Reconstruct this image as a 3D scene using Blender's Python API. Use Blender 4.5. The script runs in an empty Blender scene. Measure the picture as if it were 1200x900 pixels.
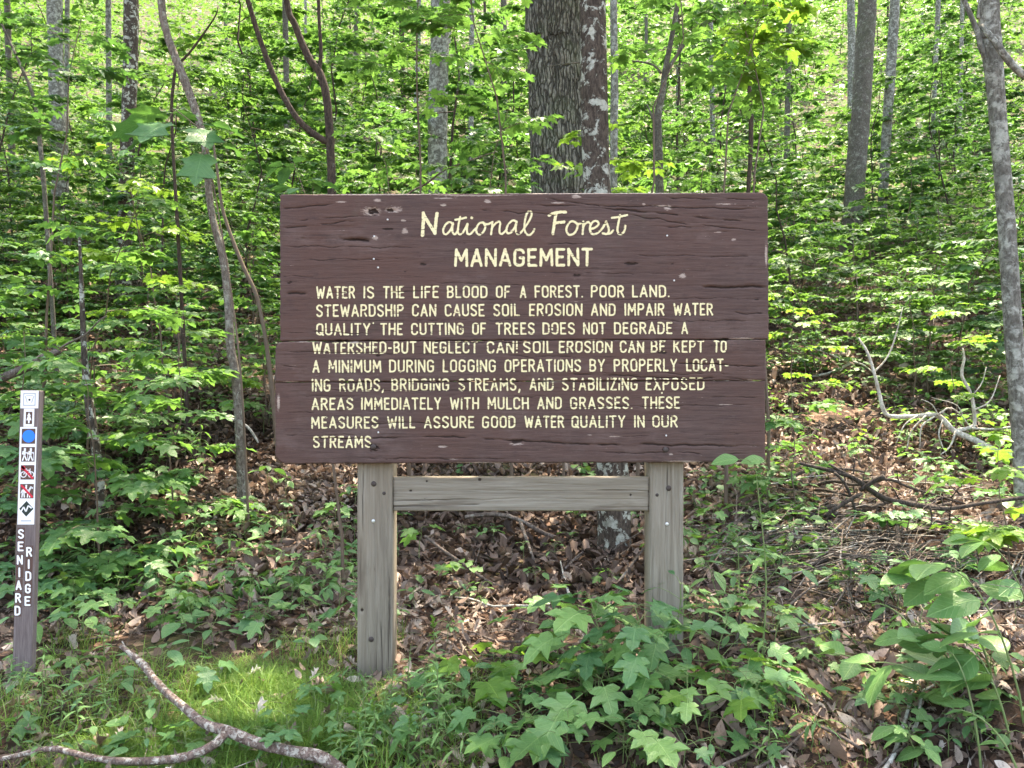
import bpy, math, random
import numpy as np
from mathutils import Vector, Matrix, Euler
scene = bpy.context.scene
COL = scene.collection
PI = math.pi

# ------------------------------------------------------------------ camera, sky, sun, exposure
CAMZ = 1.5; FPX = 900.0
cam_data = bpy.data.cameras.new("camera"); cam = bpy.data.objects.new("camera", cam_data); COL.objects.link(cam)
cam.location = (0, 0, CAMZ); cam.rotation_euler = (math.radians(90), 0, 0)
cam_data.sensor_width = 36.0; cam_data.lens = 27.0; cam_data.clip_start = 0.05; cam_data.clip_end = 1000
scene.camera = cam
SUN_EL, SUN_AZ = 68.0, 20.0       # elevation; azimuth measured from +Y (up the slope) towards +X
world = bpy.data.worlds.new("World"); scene.world = world; world.use_nodes = True
wn = world.node_tree; wn.nodes.clear()
sky = wn.nodes.new("ShaderNodeTexSky"); sky.sky_type = 'NISHITA'; sky.sun_disc = False
sky.sun_elevation = math.radians(SUN_EL); sky.sun_rotation = math.radians(SUN_AZ)
sky.air_density = 1.0; sky.dust_density = 3.0; sky.ozone_density = 1.0
bg = wn.nodes.new("ShaderNodeBackground"); bg.inputs[1].default_value = 0.15
wo = wn.nodes.new("ShaderNodeOutputWorld")
wn.links.new(sky.outputs[0], bg.inputs[0]); wn.links.new(bg.outputs[0], wo.inputs[0])
sun_d = bpy.data.lights.new("sun", 'SUN'); sun_d.energy = 2.7; sun_d.angle = math.radians(0.53); sun_d.color = (1.0, 0.95, 0.87)
sun = bpy.data.objects.new("sun", sun_d); COL.objects.link(sun)
e, a = math.radians(SUN_EL), math.radians(SUN_AZ)
sdir = Vector((math.sin(a)*math.cos(e), math.cos(a)*math.cos(e), math.sin(e)))
sun.rotation_euler = sdir.to_track_quat('Z', 'Y').to_euler(); sun.location = sdir*40
scene.view_settings.view_transform = 'Standard'; scene.view_settings.look = 'None'
scene.view_settings.gamma = 1.0; scene.view_settings.exposure = 2.93
scene.view_settings.use_white_balance = True; scene.view_settings.white_balance_temperature = 7800
scene.render.engine = 'CYCLES'
cy = scene.cycles
cy.max_bounces = 7; cy.diffuse_bounces = 5; cy.glossy_bounces = 2; cy.transmission_bounces = 5; cy.transparent_max_bounces = 4
cy.use_adaptive_sampling = True; cy.adaptive_threshold = 0.02
cy.sample_clamp_indirect = 6.0; cy.caustics_reflective = False; cy.caustics_refractive = False
cy.use_denoising = True
try:
    cy.denoiser = 'OPENIMAGEDENOISE'; cy.denoising_prefilter = 'ACCURATE'
except Exception: pass

# ------------------------------------------------------------------ noise
_R = np.random.default_rng(77).random((256, 256))
def vnoise(x, y, s=0):
    x = np.asarray(x, float) + s*17.31; y = np.asarray(y, float) + s*9.77
    ix = np.floor(x).astype(int); iy = np.floor(y).astype(int); fx = x-ix; fy = y-iy
    fx = fx*fx*(3-2*fx); fy = fy*fy*(3-2*fy)
    def r(i, j): return _R[i & 255, j & 255]
    return (r(ix, iy)*(1-fx)+r(ix+1, iy)*fx)*(1-fy)+(r(ix, iy+1)*(1-fx)+r(ix+1, iy+1)*fx)*fy
def fbm(x, y, o=4, s=0):
    t = 0; amp = 1; n = 0
    for k in range(o):
        t = t + amp*vnoise(np.asarray(x)*2**k, np.asarray(y)*2**k, s+k*3); n += amp; amp *= .5
    return t/n
def sstep(a, b, x):
    t = np.clip((np.asarray(x, float)-a)/(b-a), 0, 1); return t*t*(3-2*t)

# ------------------------------------------------------------------ terrain
_PY = [-60, -10, 0, 3.0, 3.6, 5.0, 5.6, 6.5, 10, 15, 20, 30, 45, 70, 120, 260]
_PZ = [-.8, -.15, 0, .03, .10, .15, .22, .50, 1.55, 3.2, 5.0, 8.9, 15.8, 29.5, 61, 150]
_ys = np.linspace(-60, 260, 3201); _zs = np.interp(_ys, _PY, _PZ)
_k = np.hanning(15); _k /= _k.sum(); _zs = np.convolve(np.pad(_zs, 7, mode='edge'), _k, mode='valid')
def gh(x, y):
    x = np.asarray(x, float); y = np.asarray(y, float)
    z = np.interp(y, _ys, _zs)
    z = z + .15*sstep(.15, 1.0, x)*sstep(2.2, 3.2, y)*(1-sstep(5, 8, y))
    z = z + .24*np.exp(-(((x-2.15)/.45)**2+((y-2.95)/.5)**2))
    far = sstep(8, 30, y)
    z = z + (fbm(x*.45, y*.45, 3, 5)-.5)*(.10+.9*far) + (fbm(x*2.2, y*2.2, 3, 8)-.5)*.07*(1-far)
    return z
def ground_z(x, y): return float(gh(x, y))
def P(px, py, Y): return Vector(((px-600)/FPX*Y, Y, CAMZ+(450-py)/FPX*Y))
def gpix(px, py):
    ys = np.linspace(1.6, 120, 24000); zs = CAMZ+(450-py)/FPX*ys
    g = gh((px-600)/FPX*ys, ys); k = int(np.argmax(g >= zs))
    if not (g >= zs).any(): k = len(ys)-1
    return Vector(((px-600)/FPX*ys[k], ys[k], g[k]))

# ------------------------------------------------------------------ node helpers
class NT:
    def __init__(s, name):
        s.m = bpy.data.materials.new(name); s.m.use_nodes = True; s.t = s.m.node_tree; s.t.nodes.clear()
        s.out = s.n("ShaderNodeOutputMaterial")
    def n(s, typ, **kw):
        nd = s.t.nodes.new(typ)
        for k, v in kw.items(): setattr(nd, k, v)
        return nd
    def set(s, sock, v):
        if isinstance(v, bpy.types.NodeSocket): s.t.links.new(v, sock)
        elif v is not None:
            try: sock.default_value = v
            except Exception: sock.default_value = (*v, 1)
    def math(s, op, a, b=None, c=None, clamp=False):
        nd = s.n("ShaderNodeMath", operation=op, use_clamp=clamp)
        s.set(nd.inputs[0], a)
        if b is not None: s.set(nd.inputs[1], b)
        if c is not None: s.set(nd.inputs[2], c)
        return nd.outputs[0]
    def mix(s, f, a, b, mode='MIX'):
        nd = s.n("ShaderNodeMix", data_type='RGBA', blend_type=mode)
        s.set(nd.inputs[0], f); s.set(nd.inputs[6], a); s.set(nd.inputs[7], b); return nd.outputs[2]
    def coord(s, which='Object', scale=(1, 1, 1), loc=(0, 0, 0)):
        tc = s.n("ShaderNodeTexCoord"); mp = s.n("ShaderNodeMapping"); mp.inputs[3].default_value = scale; mp.inputs[1].default_value = loc
        s.t.links.new(tc.outputs[which], mp.inputs[0]); return mp.outputs[0]
    def noise(s, vec, scale, detail=4, rough=.55, dist=0):
        nd = s.n("ShaderNodeTexNoise"); s.set(nd.inputs['Vector'], vec); nd.inputs['Scale'].default_value = scale
        nd.inputs['Detail'].default_value = detail; nd.inputs['Roughness'].default_value = rough; nd.inputs['Distortion'].default_value = dist
        return nd.outputs[0]
    def voro(s, vec, scale, feature='F1', out=0, rnd=1.0):
        nd = s.n("ShaderNodeTexVoronoi", feature=feature); s.set(nd.inputs['Vector'], vec); nd.inputs['Scale'].default_value = scale
        nd.inputs['Randomness'].default_value = rnd
        return nd.outputs[out]
    def ramp(s, f, stops, interp='LINEAR'):
        nd = s.n("ShaderNodeValToRGB"); cr = nd.color_ramp; cr.interpolation = interp
        while len(cr.elements) < len(stops): cr.elements.new(.5)
        for el, (p, c) in zip(cr.elements, stops):
            el.position = p; el.color = (*c, 1) if len(c) == 3 else c
        s.set(nd.inputs[0], f); return nd.outputs[0]
    def step(s, f, a, b):
        nd = s.n("ShaderNodeMapRange", interpolation_type='SMOOTHSTEP'); s.set(nd.inputs[0], f)
        nd.inputs[1].default_value = a; nd.inputs[2].default_value = b; return nd.outputs[0]
    def attr(s, name, out=2):
        nd = s.n("ShaderNodeAttribute"); nd.attribute_name = name; return nd.outputs[out]
    def bump(s, h, strength=.5, dist=.01):
        nd = s.n("ShaderNodeBump"); nd.inputs['Strength'].default_value = strength; nd.inputs['Distance'].default_value = dist
        s.set(nd.inputs['Height'], h); return nd.outputs[0]
    def bsdf(s, col, rough=.8, normal=None, spec=.3):
        nd = s.n("ShaderNodeBsdfPrincipled"); s.set(nd.inputs['Base Color'], col); s.set(nd.inputs['Roughness'], rough)
        nd.inputs['Specular IOR Level'].default_value = spec
        if normal is not None: s.set(nd.inputs['Normal'], normal)
        return nd.outputs[0]
    def done(s, sh): s.t.links.new(sh, s.out.inputs[0]); return s.m

# ------------------------------------------------------------------ materials
def mat_leaf(name, dark, mid, light, trans, tfac=.38, rough=.40, vein=.5, spec=.35):
    n = NT(name)
    oi = n.n("ShaderNodeObjectInfo")
    t = n.math('ADD', n.math('MULTIPLY', oi.outputs['Random'], .45), n.math('MULTIPLY', n.attr('tint'), .55))
    col = n.ramp(t, [(0, dark), (.5, mid), (1, light)])
    uv = n.attr('luv', 1); sp = n.n("ShaderNodeSeparateXYZ"); n.set(sp.inputs[0], uv)
    ax = n.math('ABSOLUTE', sp.outputs[0])
    mid_v = n.math('SUBTRACT', 1, n.step(ax, .006, .022))
    lat = n.math('PINGPONG', n.math('SUBTRACT', sp.outputs[1], n.math('MULTIPLY', ax, .9)), .06)
    lat_v = n.math('SUBTRACT', 1, n.step(lat, .002, .011))
    v = n.math('MAXIMUM', mid_v, n.math('MULTIPLY', lat_v, .6))
    blot = n.noise(uv, 9, 3)
    col = n.mix(n.math('MULTIPLY', v, vein), col, (light[0]*1.7, light[1]*1.5, light[2]*2.0, 1))
    col = n.mix(n.math('MULTIPLY', n.step(blot, .48, .72), .55), col, dark)
    col = n.mix(n.math('MULTIPLY', n.step(n.noise(uv, 2.1, 2), .5, .75), .35), col, (light[0]*1.25, light[1]*1.05, light[2]*.9, 1))
    hole = n.step(n.noise(uv, 6.3, 3), .66, .72)
    col = n.mix(n.math('MULTIPLY', hole, .75), col, (.11, .075, .03, 1))
    nrm = n.bump(n.math('ADD', v, blot), .5, .006)
    s1 = n.bsdf(col, rough, nrm, spec)
    tr = n.n("ShaderNodeBsdfTranslucent")
    tc = n.mix(t, (trans[0]*.7, trans[1]*.8, trans[2], 1), (*trans, 1)); n.set(tr.inputs[0], tc)
    mx = n.n("ShaderNodeMixShader"); mx.inputs[0].default_value = tfac
    n.t.links.new(s1, mx.inputs[1]); n.t.links.new(tr.outputs[0], mx.inputs[2])
    return n.done(mx.outputs[0])
M = {}
M['leaf'] = mat_leaf('green_leaf', (.045, .115, .042), (.075, .175, .055), (.13, .25, .055), (.22, .44, .07), .40)
M['leaf_cool'] = mat_leaf('cool_green_leaf', (.045, .12, .05), (.075, .18, .07), (.12, .24, .075), (.16, .36, .06), .30, .38, .35)
M['leaf_big'] = mat_leaf('broad_leaf', (.085, .185, .06), (.125, .25, .08), (.19, .32, .085), (.18, .38, .06), .25, .36, .55)
M['leaf_yellow'] = mat_leaf('yellow_green_leaf', (.065, .16, .03), (.11, .23, .04), (.18, .30, .04), (.27, .46, .05), .45)
M['leaf_far'] = mat_leaf('far_leaf', (.035, .10, .04), (.07, .17, .055), (.125, .24, .05), (.19, .37, .055), .36, .42, .0)
M['leaf_far2'] = mat_leaf('far_leaf_cool', (.035, .085, .045), (.06, .145, .065), (.11, .21, .07), (.20, .42, .07), .36, .36, .0)
M['canopy'] = mat_leaf('canopy_leaf', (.03, .08, .02), (.045, .12, .025), (.07, .16, .025), (.16, .34, .04), .40, .5, .0)
M['fern'] = mat_leaf('fern_leaf', (.05, .13, .03), (.07, .17, .035), (.11, .23, .04), (.2, .4, .06), .35, .5, .0)

def mat_grass():
    n = NT('grass_blade'); t = n.attr('tint')
    col = n.ramp(t, [(0, (.06, .13, .025)), (.55, (.12, .23, .035)), (.85, (.20, .27, .06)), (1, (.38, .32, .15))])
    s1 = n.bsdf(col, .5, None, .3); tr = n.n("ShaderNodeBsdfTranslucent"); n.set(tr.inputs[0], n.mix(.5, col, (.25, .4, .05, 1)))
    mx = n.n("ShaderNodeMixShader"); mx.inputs[0].default_value = .3
    n.t.links.new(s1, mx.inputs[1]); n.t.links.new(tr.outputs[0], mx.inputs[2]); return n.done(mx.outputs[0])
M['grass'] = mat_grass()
def mat_litter():
    n = NT('dead_leaf'); oi = n.n("ShaderNodeObjectInfo")
    t = n.math('ADD', n.attr('tint'), n.math('MULTIPLY', n.math('SUBTRACT', oi.outputs['Random'], .5), .5))
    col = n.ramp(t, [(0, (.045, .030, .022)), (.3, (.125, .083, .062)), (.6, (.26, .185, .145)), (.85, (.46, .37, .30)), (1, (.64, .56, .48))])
    uv = n.attr('luv', 1); sp = n.n("ShaderNodeSeparateXYZ"); n.set(sp.inputs[0], uv); ax = n.math('ABSOLUTE', sp.outputs[0])
    v = n.math('SUBTRACT', 1, n.step(n.math('PINGPONG', n.math('SUBTRACT', sp.outputs[1], ax), .08), .002, .014))
    b = n.noise(uv, 7, 4)
    col = n.mix(n.math('MULTIPLY', n.step(b, .5, .75), .5), col, (.06, .035, .022, 1))
    col = n.mix(n.math('MULTIPLY', v, .2), col, (.03, .02, .012, 1))
    s1 = n.bsdf(col, .7, n.bump(n.math('ADD', b, v), .4, .004), .3)
    tr = n.n("ShaderNodeBsdfTranslucent"); n.set(tr.inputs[0], col)
    mx = n.n("ShaderNodeMixShader"); mx.inputs[0].default_value = .15
    n.t.links.new(s1, mx.inputs[1]); n.t.links.new(tr.outputs[0], mx.inputs[2]); return n.done(mx.outputs[0])
M['litter'] = mat_litter()
def mat_ground():
    n = NT('forest_soil'); c = n.coord('Object')
    vc = n.voro(c, 16, 'F1', 1); sp = n.n("ShaderNodeSeparateColor"); n.set(sp.inputs[0], vc)
    leafy = n.ramp(sp.outputs[0], [(0, (.03, .018, .012)), (.4, (.09, .05, .033)), (.75, (.19, .115, .08)), (1, (.33, .23, .17))])
    ed = n.voro(c, 16, 'DISTANCE_TO_EDGE', 0)
    leafy = n.mix(n.math('SUBTRACT', 1, n.step(ed, 0, .08)), leafy, (.02, .013, .01, 1))
    soil = n.ramp(n.noise(c, 5, 6, .7), [(.3, (.022, .014, .010)), (.7, (.075, .045, .032))])
    col = n.mix(n.step(n.noise(c, 2.3, 4), .38, .55), soil, leafy)
    moss = n.step(n.noise(c, .9, 5), .56, .7)
    col = n.mix(n.math('MULTIPLY', moss, .6), col, (.05, .075, .02, 1))
    sy = n.n('ShaderNodeSeparateXYZ'); n.set(sy.inputs[0], c); herb = n.math('MULTIPLY', n.step(sy.outputs[1], 14, 26), n.step(n.noise(c, 1.6, 6, .7), .40, .56))
    col = n.mix(n.math('MULTIPLY', herb, .85), col, n.mix(n.noise(c, 7, 4), (.022, .05, .015, 1), (.075, .13, .03, 1)))
    h = n.math('ADD', n.math('MULTIPLY', sp.outputs[1], .5), n.noise(c, 30, 5))
    return n.done(n.bsdf(col, .9, n.bump(h, .8, .03), .15))
M['ground'] = mat_ground()

def mat_bark(name, base, dark, patch, pfac=(.5, .6), pscale=9, zs=.35, furrow=0, moss=0, fine=60, bumpd=.012):
    n = NT(name); c = n.coord('Object', (1, 1, zs)); c1 = n.coord('Object'); 
    f = n.noise(c, fine, 6, .7)
    col = n.mix(n.step(f, .35, .65), dark, base)
    big = n.noise(c1, pscale, 6, .68, .4)
    p = n.step(big, *pfac)
    pc = n.mix(n.step(n.noise(c1, 45, 3), .3, .7), patch, (patch[0]*.72, patch[1]*.74, patch[2]*.72, 1))
    col = n.mix(p, col, pc)
    big2 = n.noise(n.coord('Object', (1, 1, 1), (3, 7, 5)), pscale*.45, 5, .6)
    col = n.mix(n.math('MULTIPLY', n.step(big2, .52, .66), .6), col, (dark[0], dark[1], dark[2], 1))
    h = n.math('ADD', f, n.math('MULTIPLY', p, .25))
    if furrow:
        cf = n.n('ShaderNodeVectorMath', operation='ADD').outputs[0]; vd = cf.node; n.set(vd.inputs[0], n.coord('Object', (1, 1, .17))); ns_ = n.n('ShaderNodeTexNoise'); ns_.inputs['Scale'].default_value = 6; ns_.inputs['Detail'].default_value = 5; vs = n.n('ShaderNodeVectorMath', operation='SCALE'); vs.inputs['Scale'].default_value = .07; n.set(ns_.inputs['Vector'], n.coord('Object')); n.set(vs.inputs[0], ns_.outputs[1]); n.set(vd.inputs[1], vs.outputs[0]); w = n.voro(cf, furrow, 'DISTANCE_TO_EDGE', 0)
        g = n.step(w, .0, .22); col = n.mix(g, (dark[0]*.5, dark[1]*.5, dark[2]*.5, 1), col); h = n.math('ADD', h, n.math('MULTIPLY', g, 1.5))
    # lenticel rings
    ring = n.noise(n.coord('Object', (1, 1, 9)), 7, 3)
    col = n.mix(n.math('MULTIPLY', n.step(ring, .62, .72), .35), col, (dark[0]*.8, dark[1]*.8, dark[2]*.8, 1))
    if moss:
        mo = n.step(n.noise(c1, 3.1, 5), .48, .62); col = n.mix(n.math('MULTIPLY', mo, moss), col, (.07, .10, .035, 1))
    return n.done(n.bsdf(col, .9, n.bump(h, .8, bumpd), .12))
M['bark_lichen'] = mat_bark('lichen_bark', (.10, .078, .062), (.036, .028, .022), (.42, .42, .36), (.515, .57), 10)
M['bark_pale'] = mat_bark('pale_bark', (.20, .19, .165), (.085, .078, .065), (.40, .395, .35), (.46, .60), 13)
M['bark_grey'] = mat_bark('grey_bark', (.145, .13, .11), (.06, .052, .043), (.26, .255, .215), (.52, .66), 12, .5, 0, .15)
M['bark_furrow'] = mat_bark('furrowed_bark', (.30, .285, .24), (.115, .105, .088), (.38, .375, .31), (.52, .7), 9, .3, 24, .25, 60, .03)
M['dead_dark'] = mat_bark('damp_dead_wood', (.085, .068, .056), (.03, .024, .02), (.20, .18, .16), (.58, .70), 22, .3)
M['bark_dark'] = mat_bark('dark_bark', (.095, .068, .055), (.035, .026, .022), (.22, .2, .18), (.6, .72), 14)
M['bark_pinkgrey'] = mat_bark('pinkish_bark', (.22, .18, .15), (.09, .07, .058), (.33, .31, .26), (.5, .62), 22)
M['dead_white'] = mat_bark('bleached_wood', (.52, .48, .42), (.27, .24, .20), (.64, .61, .55), (.45, .6), 20, .3)
M['dead_brown'] = mat_bark('dead_twig_wood', (.20, .16, .135), (.07, .052, .043), (.36, .33, .29), (.55, .68), 25, .3)
M['twig_mix'] = mat_bark('twig_wood', (.19, .155, .125), (.06, .045, .036), (.42, .37, .32), (.52, .62), 4, .3)
M['branch_fg'] = mat_bark('scaly_branch_bark', (.21, .155, .13), (.075, .05, .042), (.42, .38, .33), (.50, .58), 38, .5, 0, 0, 90, .006)
def mat_stem(name, c1, c2):
    n = NT(name); col = n.mix(n.noise(n.coord('Object'), 14, 3), c1, c2); return n.done(n.bsdf(col, .6, None, .3))
M['stem_green'] = mat_stem('green_stem', (.10, .17, .05, 1), (.17, .20, .08, 1))
M['stem_brown'] = mat_stem('brown_stem', (.085, .05, .035, 1), (.16, .12, .085, 1))

def mat_sign():
    n = NT('weathered_brown_paint')
    c = n.coord('Object', (1, 1, 22)); c2 = n.coord('Object')
    g = n.noise(c, 5, 8, .68); fine = n.noise(n.coord('Object', (1, 1, 30)), 14, 6, .7)
    col = n.ramp(g, [(.30, (.062, .038, .032)), (.5, (.096, .059, .049)), (.72, (.145, .095, .080))])
    big = n.noise(c2, 1.7, 4)
    col = n.mix(n.step(big, .4, .7), col, (.108, .056, .042, 1))
    fade = n.step(n.noise(n.coord('Object', (1, 1, 1.6), (2, 0, 7)), 2.6, 5, .7), .52, .68)
    col = n.mix(n.math('MULTIPLY', fade, .45), col, (.17, .118, .102, 1))
    alg = n.step(n.noise(n.coord('Object', (1, 1, .7), (8, 3, 1)), 3.3, 6, .75), .60, .72)
    col = n.mix(n.math('MULTIPLY', alg, .30), col, (.085, .085, .055, 1))
    st_ = n.noise(n.coord('Object', (1, 1, 2.2), (4, 1, 2)), 4.5, 6, .75)
    col = n.mix(n.math('MULTIPLY', n.step(st_, .55, .70), .55), col, (.045, .028, .024, 1))
    col = n.mix(n.math('MULTIPLY', n.step(fine, .54, .70), .7), col, (.032, .019, .016, 1))
    oi = n.n("ShaderNodeObjectInfo")
    col = n.mix(n.math('MULTIPLY', oi.outputs['Random'], .22), col, (.07, .045, .046, 1))
    hl = n.noise(n.coord('Object', (1, 1, 45)), 3.5, 5, .75)
    col = n.mix(n.math('MULTIPLY', n.step(hl, .60, .64), .55), col, (.025, .015, .012, 1))
    dust = n.noise(n.coord('Object', (1, 1, 12)), 26, 5, .8)
    col = n.mix(n.math('MULTIPLY', n.step(dust, .60, .75), .35), col, (.22, .155, .13, 1))
    w = n.attr('wear'); fl = n.noise(n.coord('Object', (1, 1, 6)), 60, 4, .7)
    wm = n.step(n.math('ADD', w, n.math('MULTIPLY', n.math('SUBTRACT', fl, .5), 1.1)), .42, .58)
    wood = n.ramp(fine, [(.3, (.20, .13, .10)), (.7, (.48, .40, .34))])
    col = n.mix(wm, col, wood)
    rust = n.attr('rot'); rm = n.step(n.math('ADD', rust, n.math('MULTIPLY', n.math('SUBTRACT', fl, .5), .8)), .4, .65)
    col = n.mix(rm, col, (.028, .016, .012, 1))
    rough = n.math('ADD', .62, n.math('MULTIPLY', g, .3))
    return n.done(n.bsdf(col, rough, n.bump(n.math('ADD', fine, n.math('MULTIPLY', g, .6)), .8, .004), .22))
M['sign'] = mat_sign()
def mat_letter():
    n = NT('cream_lettering_paint'); fl = n.noise(n.coord('Object', (1, 1, 2.2)), 120, 4, .7)
    col = n.mix(n.step(fl, .3, .7), (.64, .55, .30, 1), (.80, .71, .42, 1))
    chip = n.step(n.noise(n.coord('Object', (1, 1, 3)), 42, 5, .75), .60, .70)
    col = n.mix(n.math('MULTIPLY', chip, .8), col, (.34, .24, .17, 1))
    return n.done(n.bsdf(col, .6, n.bump(fl, .4, .002), .3))
M['letter'] = mat_letter()
def mat_wood(vert):
    n = NT('grey_weathered_wood_'+('upright' if vert else 'rail'))
    sc = (1, 1, .045) if vert else (.045, 1, 1)
    c = n.coord('Object', sc); c2 = n.coord('Object', (1, 1, .3) if vert else (.3, 1, 1))
    ringn = n.n("ShaderNodeTexWave"); n.set(ringn.inputs['Vector'], c); ringn.bands_direction = 'X' if vert else 'Z'
    ringn.inputs['Scale'].default_value = 11; ringn.inputs['Distortion'].default_value = 16; ringn.inputs['Detail'].default_value = 4; ringn.inputs['Detail Scale'].default_value = 1.6
    f = n.noise(c, 90, 5, .7); big = n.noise(c2, 3.2, 4)
    col = n.ramp(n.math('ADD', n.math('MULTIPLY', n.noise(c, 26, 6, .75, .6), .75), n.math('MULTIPLY', f, .25)), [(.32, (.12, .098, .074)), (.5, (.215, .185, .145)), (.68, (.31, .28, .23))])
    col = n.mix(n.math('MULTIPLY', n.step(big, .45, .75), .5), col, (.23, .185, .135, 1))
    col = n.mix(n.math('MULTIPLY', n.step(n.noise(c2, 7, 4), .60, .72), .55), col, (.11, .085, .065, 1))
    cr = n.step(n.noise(n.coord('Object', (1, 1, .02) if vert else (.02, 1, 1)), 55, 3), .64, .69)
    col = n.mix(n.math('MULTIPLY', cr, .75), col, (.05, .038, .03, 1))
    col = n.mix(n.step(n.attr('rot'), .35, .7), col, (.035, .024, .018, 1))
    zz = n.n('ShaderNodeSeparateXYZ'); n.set(zz.inputs[0], n.coord('Object')); sp_ = n.math('ADD', zz.outputs[2], n.math('MULTIPLY', n.noise(c2, 9, 5), .35))
    col = n.mix(n.math('MULTIPLY', n.math('SUBTRACT', 1, n.step(sp_, .12, .42)), .6), col, (.07, .052, .035, 1))
    h = n.math('SUBTRACT', n.math('ADD', f, n.math('MULTIPLY', ringn.outputs['Fac'], .15)), n.math('MULTIPLY', cr, 2))
    return n.done(n.bsdf(col, .85, n.bump(h, .6, .004), .15))
M['wood_v'] = mat_wood(True); M['wood_h'] = mat_wood(False)
def flat(name, c, rough=.6, var=.15, spec=.3, metal=0):
    n = NT(name); k = n.noise(n.coord('Object'), 60, 4)
    col = n.mix(k, tuple(x*(1-var) for x in c)+(1,), tuple(min(1, x*(1+var)) for x in c)+(1,)); b = n.bsdf(col, rough, None, spec)
    b.node.inputs['Metallic'].default_value = metal
    return n.done(b)
M['bolt'] = flat('rusty_bolt', (.06, .045, .04), .6, .4, .4, .3)
M['bolt_bright'] = flat('galvanised_head', (.62, .62, .60), .4, .2, .5, .4)
def mat_marker():
    n = NT('brown_marker_board'); c = n.coord('Object', (1, 1, .05)); f = n.noise(c, 140, 5, .7)
    col = n.ramp(f, [(.3, (.10, .075, .07)), (.55, (.17, .135, .13)), (.8, (.26, .22, .21))])
    return n.done(n.bsdf(col, .8, n.bump(f, .5, .003), .2))
M['marker'] = mat_marker()
M['st_white'] = flat('white_sticker', (.80, .80, .80), .4, .04)
M['st_brown'] = flat('brown_sticker', (.10, .055, .045), .5, .1)
M['st_red'] = flat('red_sticker', (.62, .03, .055), .45, .05)
M['st_blue'] = flat('blue_sticker', (.005, .20, .80), .45, .05)
M['st_black'] = flat('black_sticker', (.02, .035, .03), .45, .1)
M['st_grey'] = flat('grey_print', (.40, .42, .45), .5, .1)
# ------------------------------------------------------------------ mesh helpers
def mesh_from(name, V, F, mats, attrs=None, smooth=True, fmat=None):
    """V (n,3); F list of int arrays (k,3) / (k,4)"""
    me = bpy.data.meshes.new(name)
    V = np.asarray(V, np.float32); F = [np.asarray(f, np.int32) for f in F if len(f)]
    nl = sum(f.size for f in F); nf = sum(len(f) for f in F)
    me.vertices.add(len(V)); me.vertices.foreach_set('co', V.ravel())
    me.loops.add(nl); me.loops.foreach_set('vertex_index', np.concatenate([f.ravel() for f in F]))
    tot = np.concatenate([np.full(len(f), f.shape[1], np.int32) for f in F]); st = np.concatenate([[0], np.cumsum(tot)[:-1]]).astype(np.int32)
    me.polygons.add(nf); me.polygons.foreach_set('loop_start', st)
    try: me.polygons.foreach_set('loop_total', tot)
    except Exception: pass
    for m in (mats if isinstance(mats, (list, tuple)) else [mats]): me.materials.append(m)
    if fmat is not None: me.polygons.foreach_set('material_index', np.asarray(fmat, np.int32))
    me.polygons.foreach_set('use_smooth', np.full(nf, smooth))
    me.update(calc_edges=True)
    for k, v in (attrs or {}).items():
        v = np.asarray(v, np.float32)
        at = me.attributes.new(k, 'FLOAT' if v.ndim == 1 else 'FLOAT_VECTOR', 'POINT')
        at.data.foreach_set('value' if v.ndim == 1 else 'vector', v.ravel())
    return me
def link(name, me, parent=None, loc=None, rot=None, scale=None, **props):
    o = bpy.data.objects.new(name, me); COL.objects.link(o)
    if loc is not None: o.location = loc
    if rot is not None: o.rotation_euler = rot
    if scale is not None: o.scale = scale if hasattr(scale, '__len__') else (scale,)*3
    if parent is not None: o.parent = parent
    for k, v in props.items(): o[k] = v
    return o
def thing(name, label, cat, loc, group=None, rz=0):
    o = bpy.data.objects.new(name, None); o.empty_display_size = .1; COL.objects.link(o)
    o.location = loc; o.rotation_euler = (0, 0, rz); o['label'] = label; o['category'] = cat
    if group: o['group'] = group
    return o
class Geo:
    def __init__(s): s.V = []; s.T = []; s.Q = []; s.n = 0
    def add(s, V, T=None, Q=None):
        V = np.asarray(V, float)
        if T is not None and len(T): s.T.append(np.asarray(T)+s.n)
        if Q is not None and len(Q): s.Q.append(np.asarray(Q)+s.n)
        s.V.append(V); s.n += len(V)
    def F(s): return [np.concatenate(x) for x in (s.Q, s.T) if x]
    def mesh(s, name, mat, smooth=True, **kw): return mesh_from(name, np.concatenate(s.V), s.F(), mat, smooth=smooth, **kw)
def catmull(pts, n):
    p = np.asarray(pts, float)
    if len(p) < 3:
        t = np.linspace(0, 1, n)[:, None]; return p[0]*(1-t)+p[-1]*t
    q = np.vstack([2*p[0]-p[1], p, 2*p[-1]-p[-2]]); d = np.linalg.norm(np.diff(p[:, :3], axis=0), axis=1); s = np.concatenate([[0], np.cumsum(d)])
    out = []
    for u in np.linspace(0, s[-1], n):
        i = min(len(p)-2, max(0, int(np.searchsorted(s, u, side='right'))-1)); t = (u-s[i])/max(d[i], 1e-9)
        a, b, c, e = q[i], q[i+1], q[i+2], q[i+3]
        out.append(.5*((2*b)+(-a+c)*t+(2*a-5*b+4*c-e)*t*t+(-a+3*b-3*c+e)*t**3))
    return np.array(out)
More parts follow.
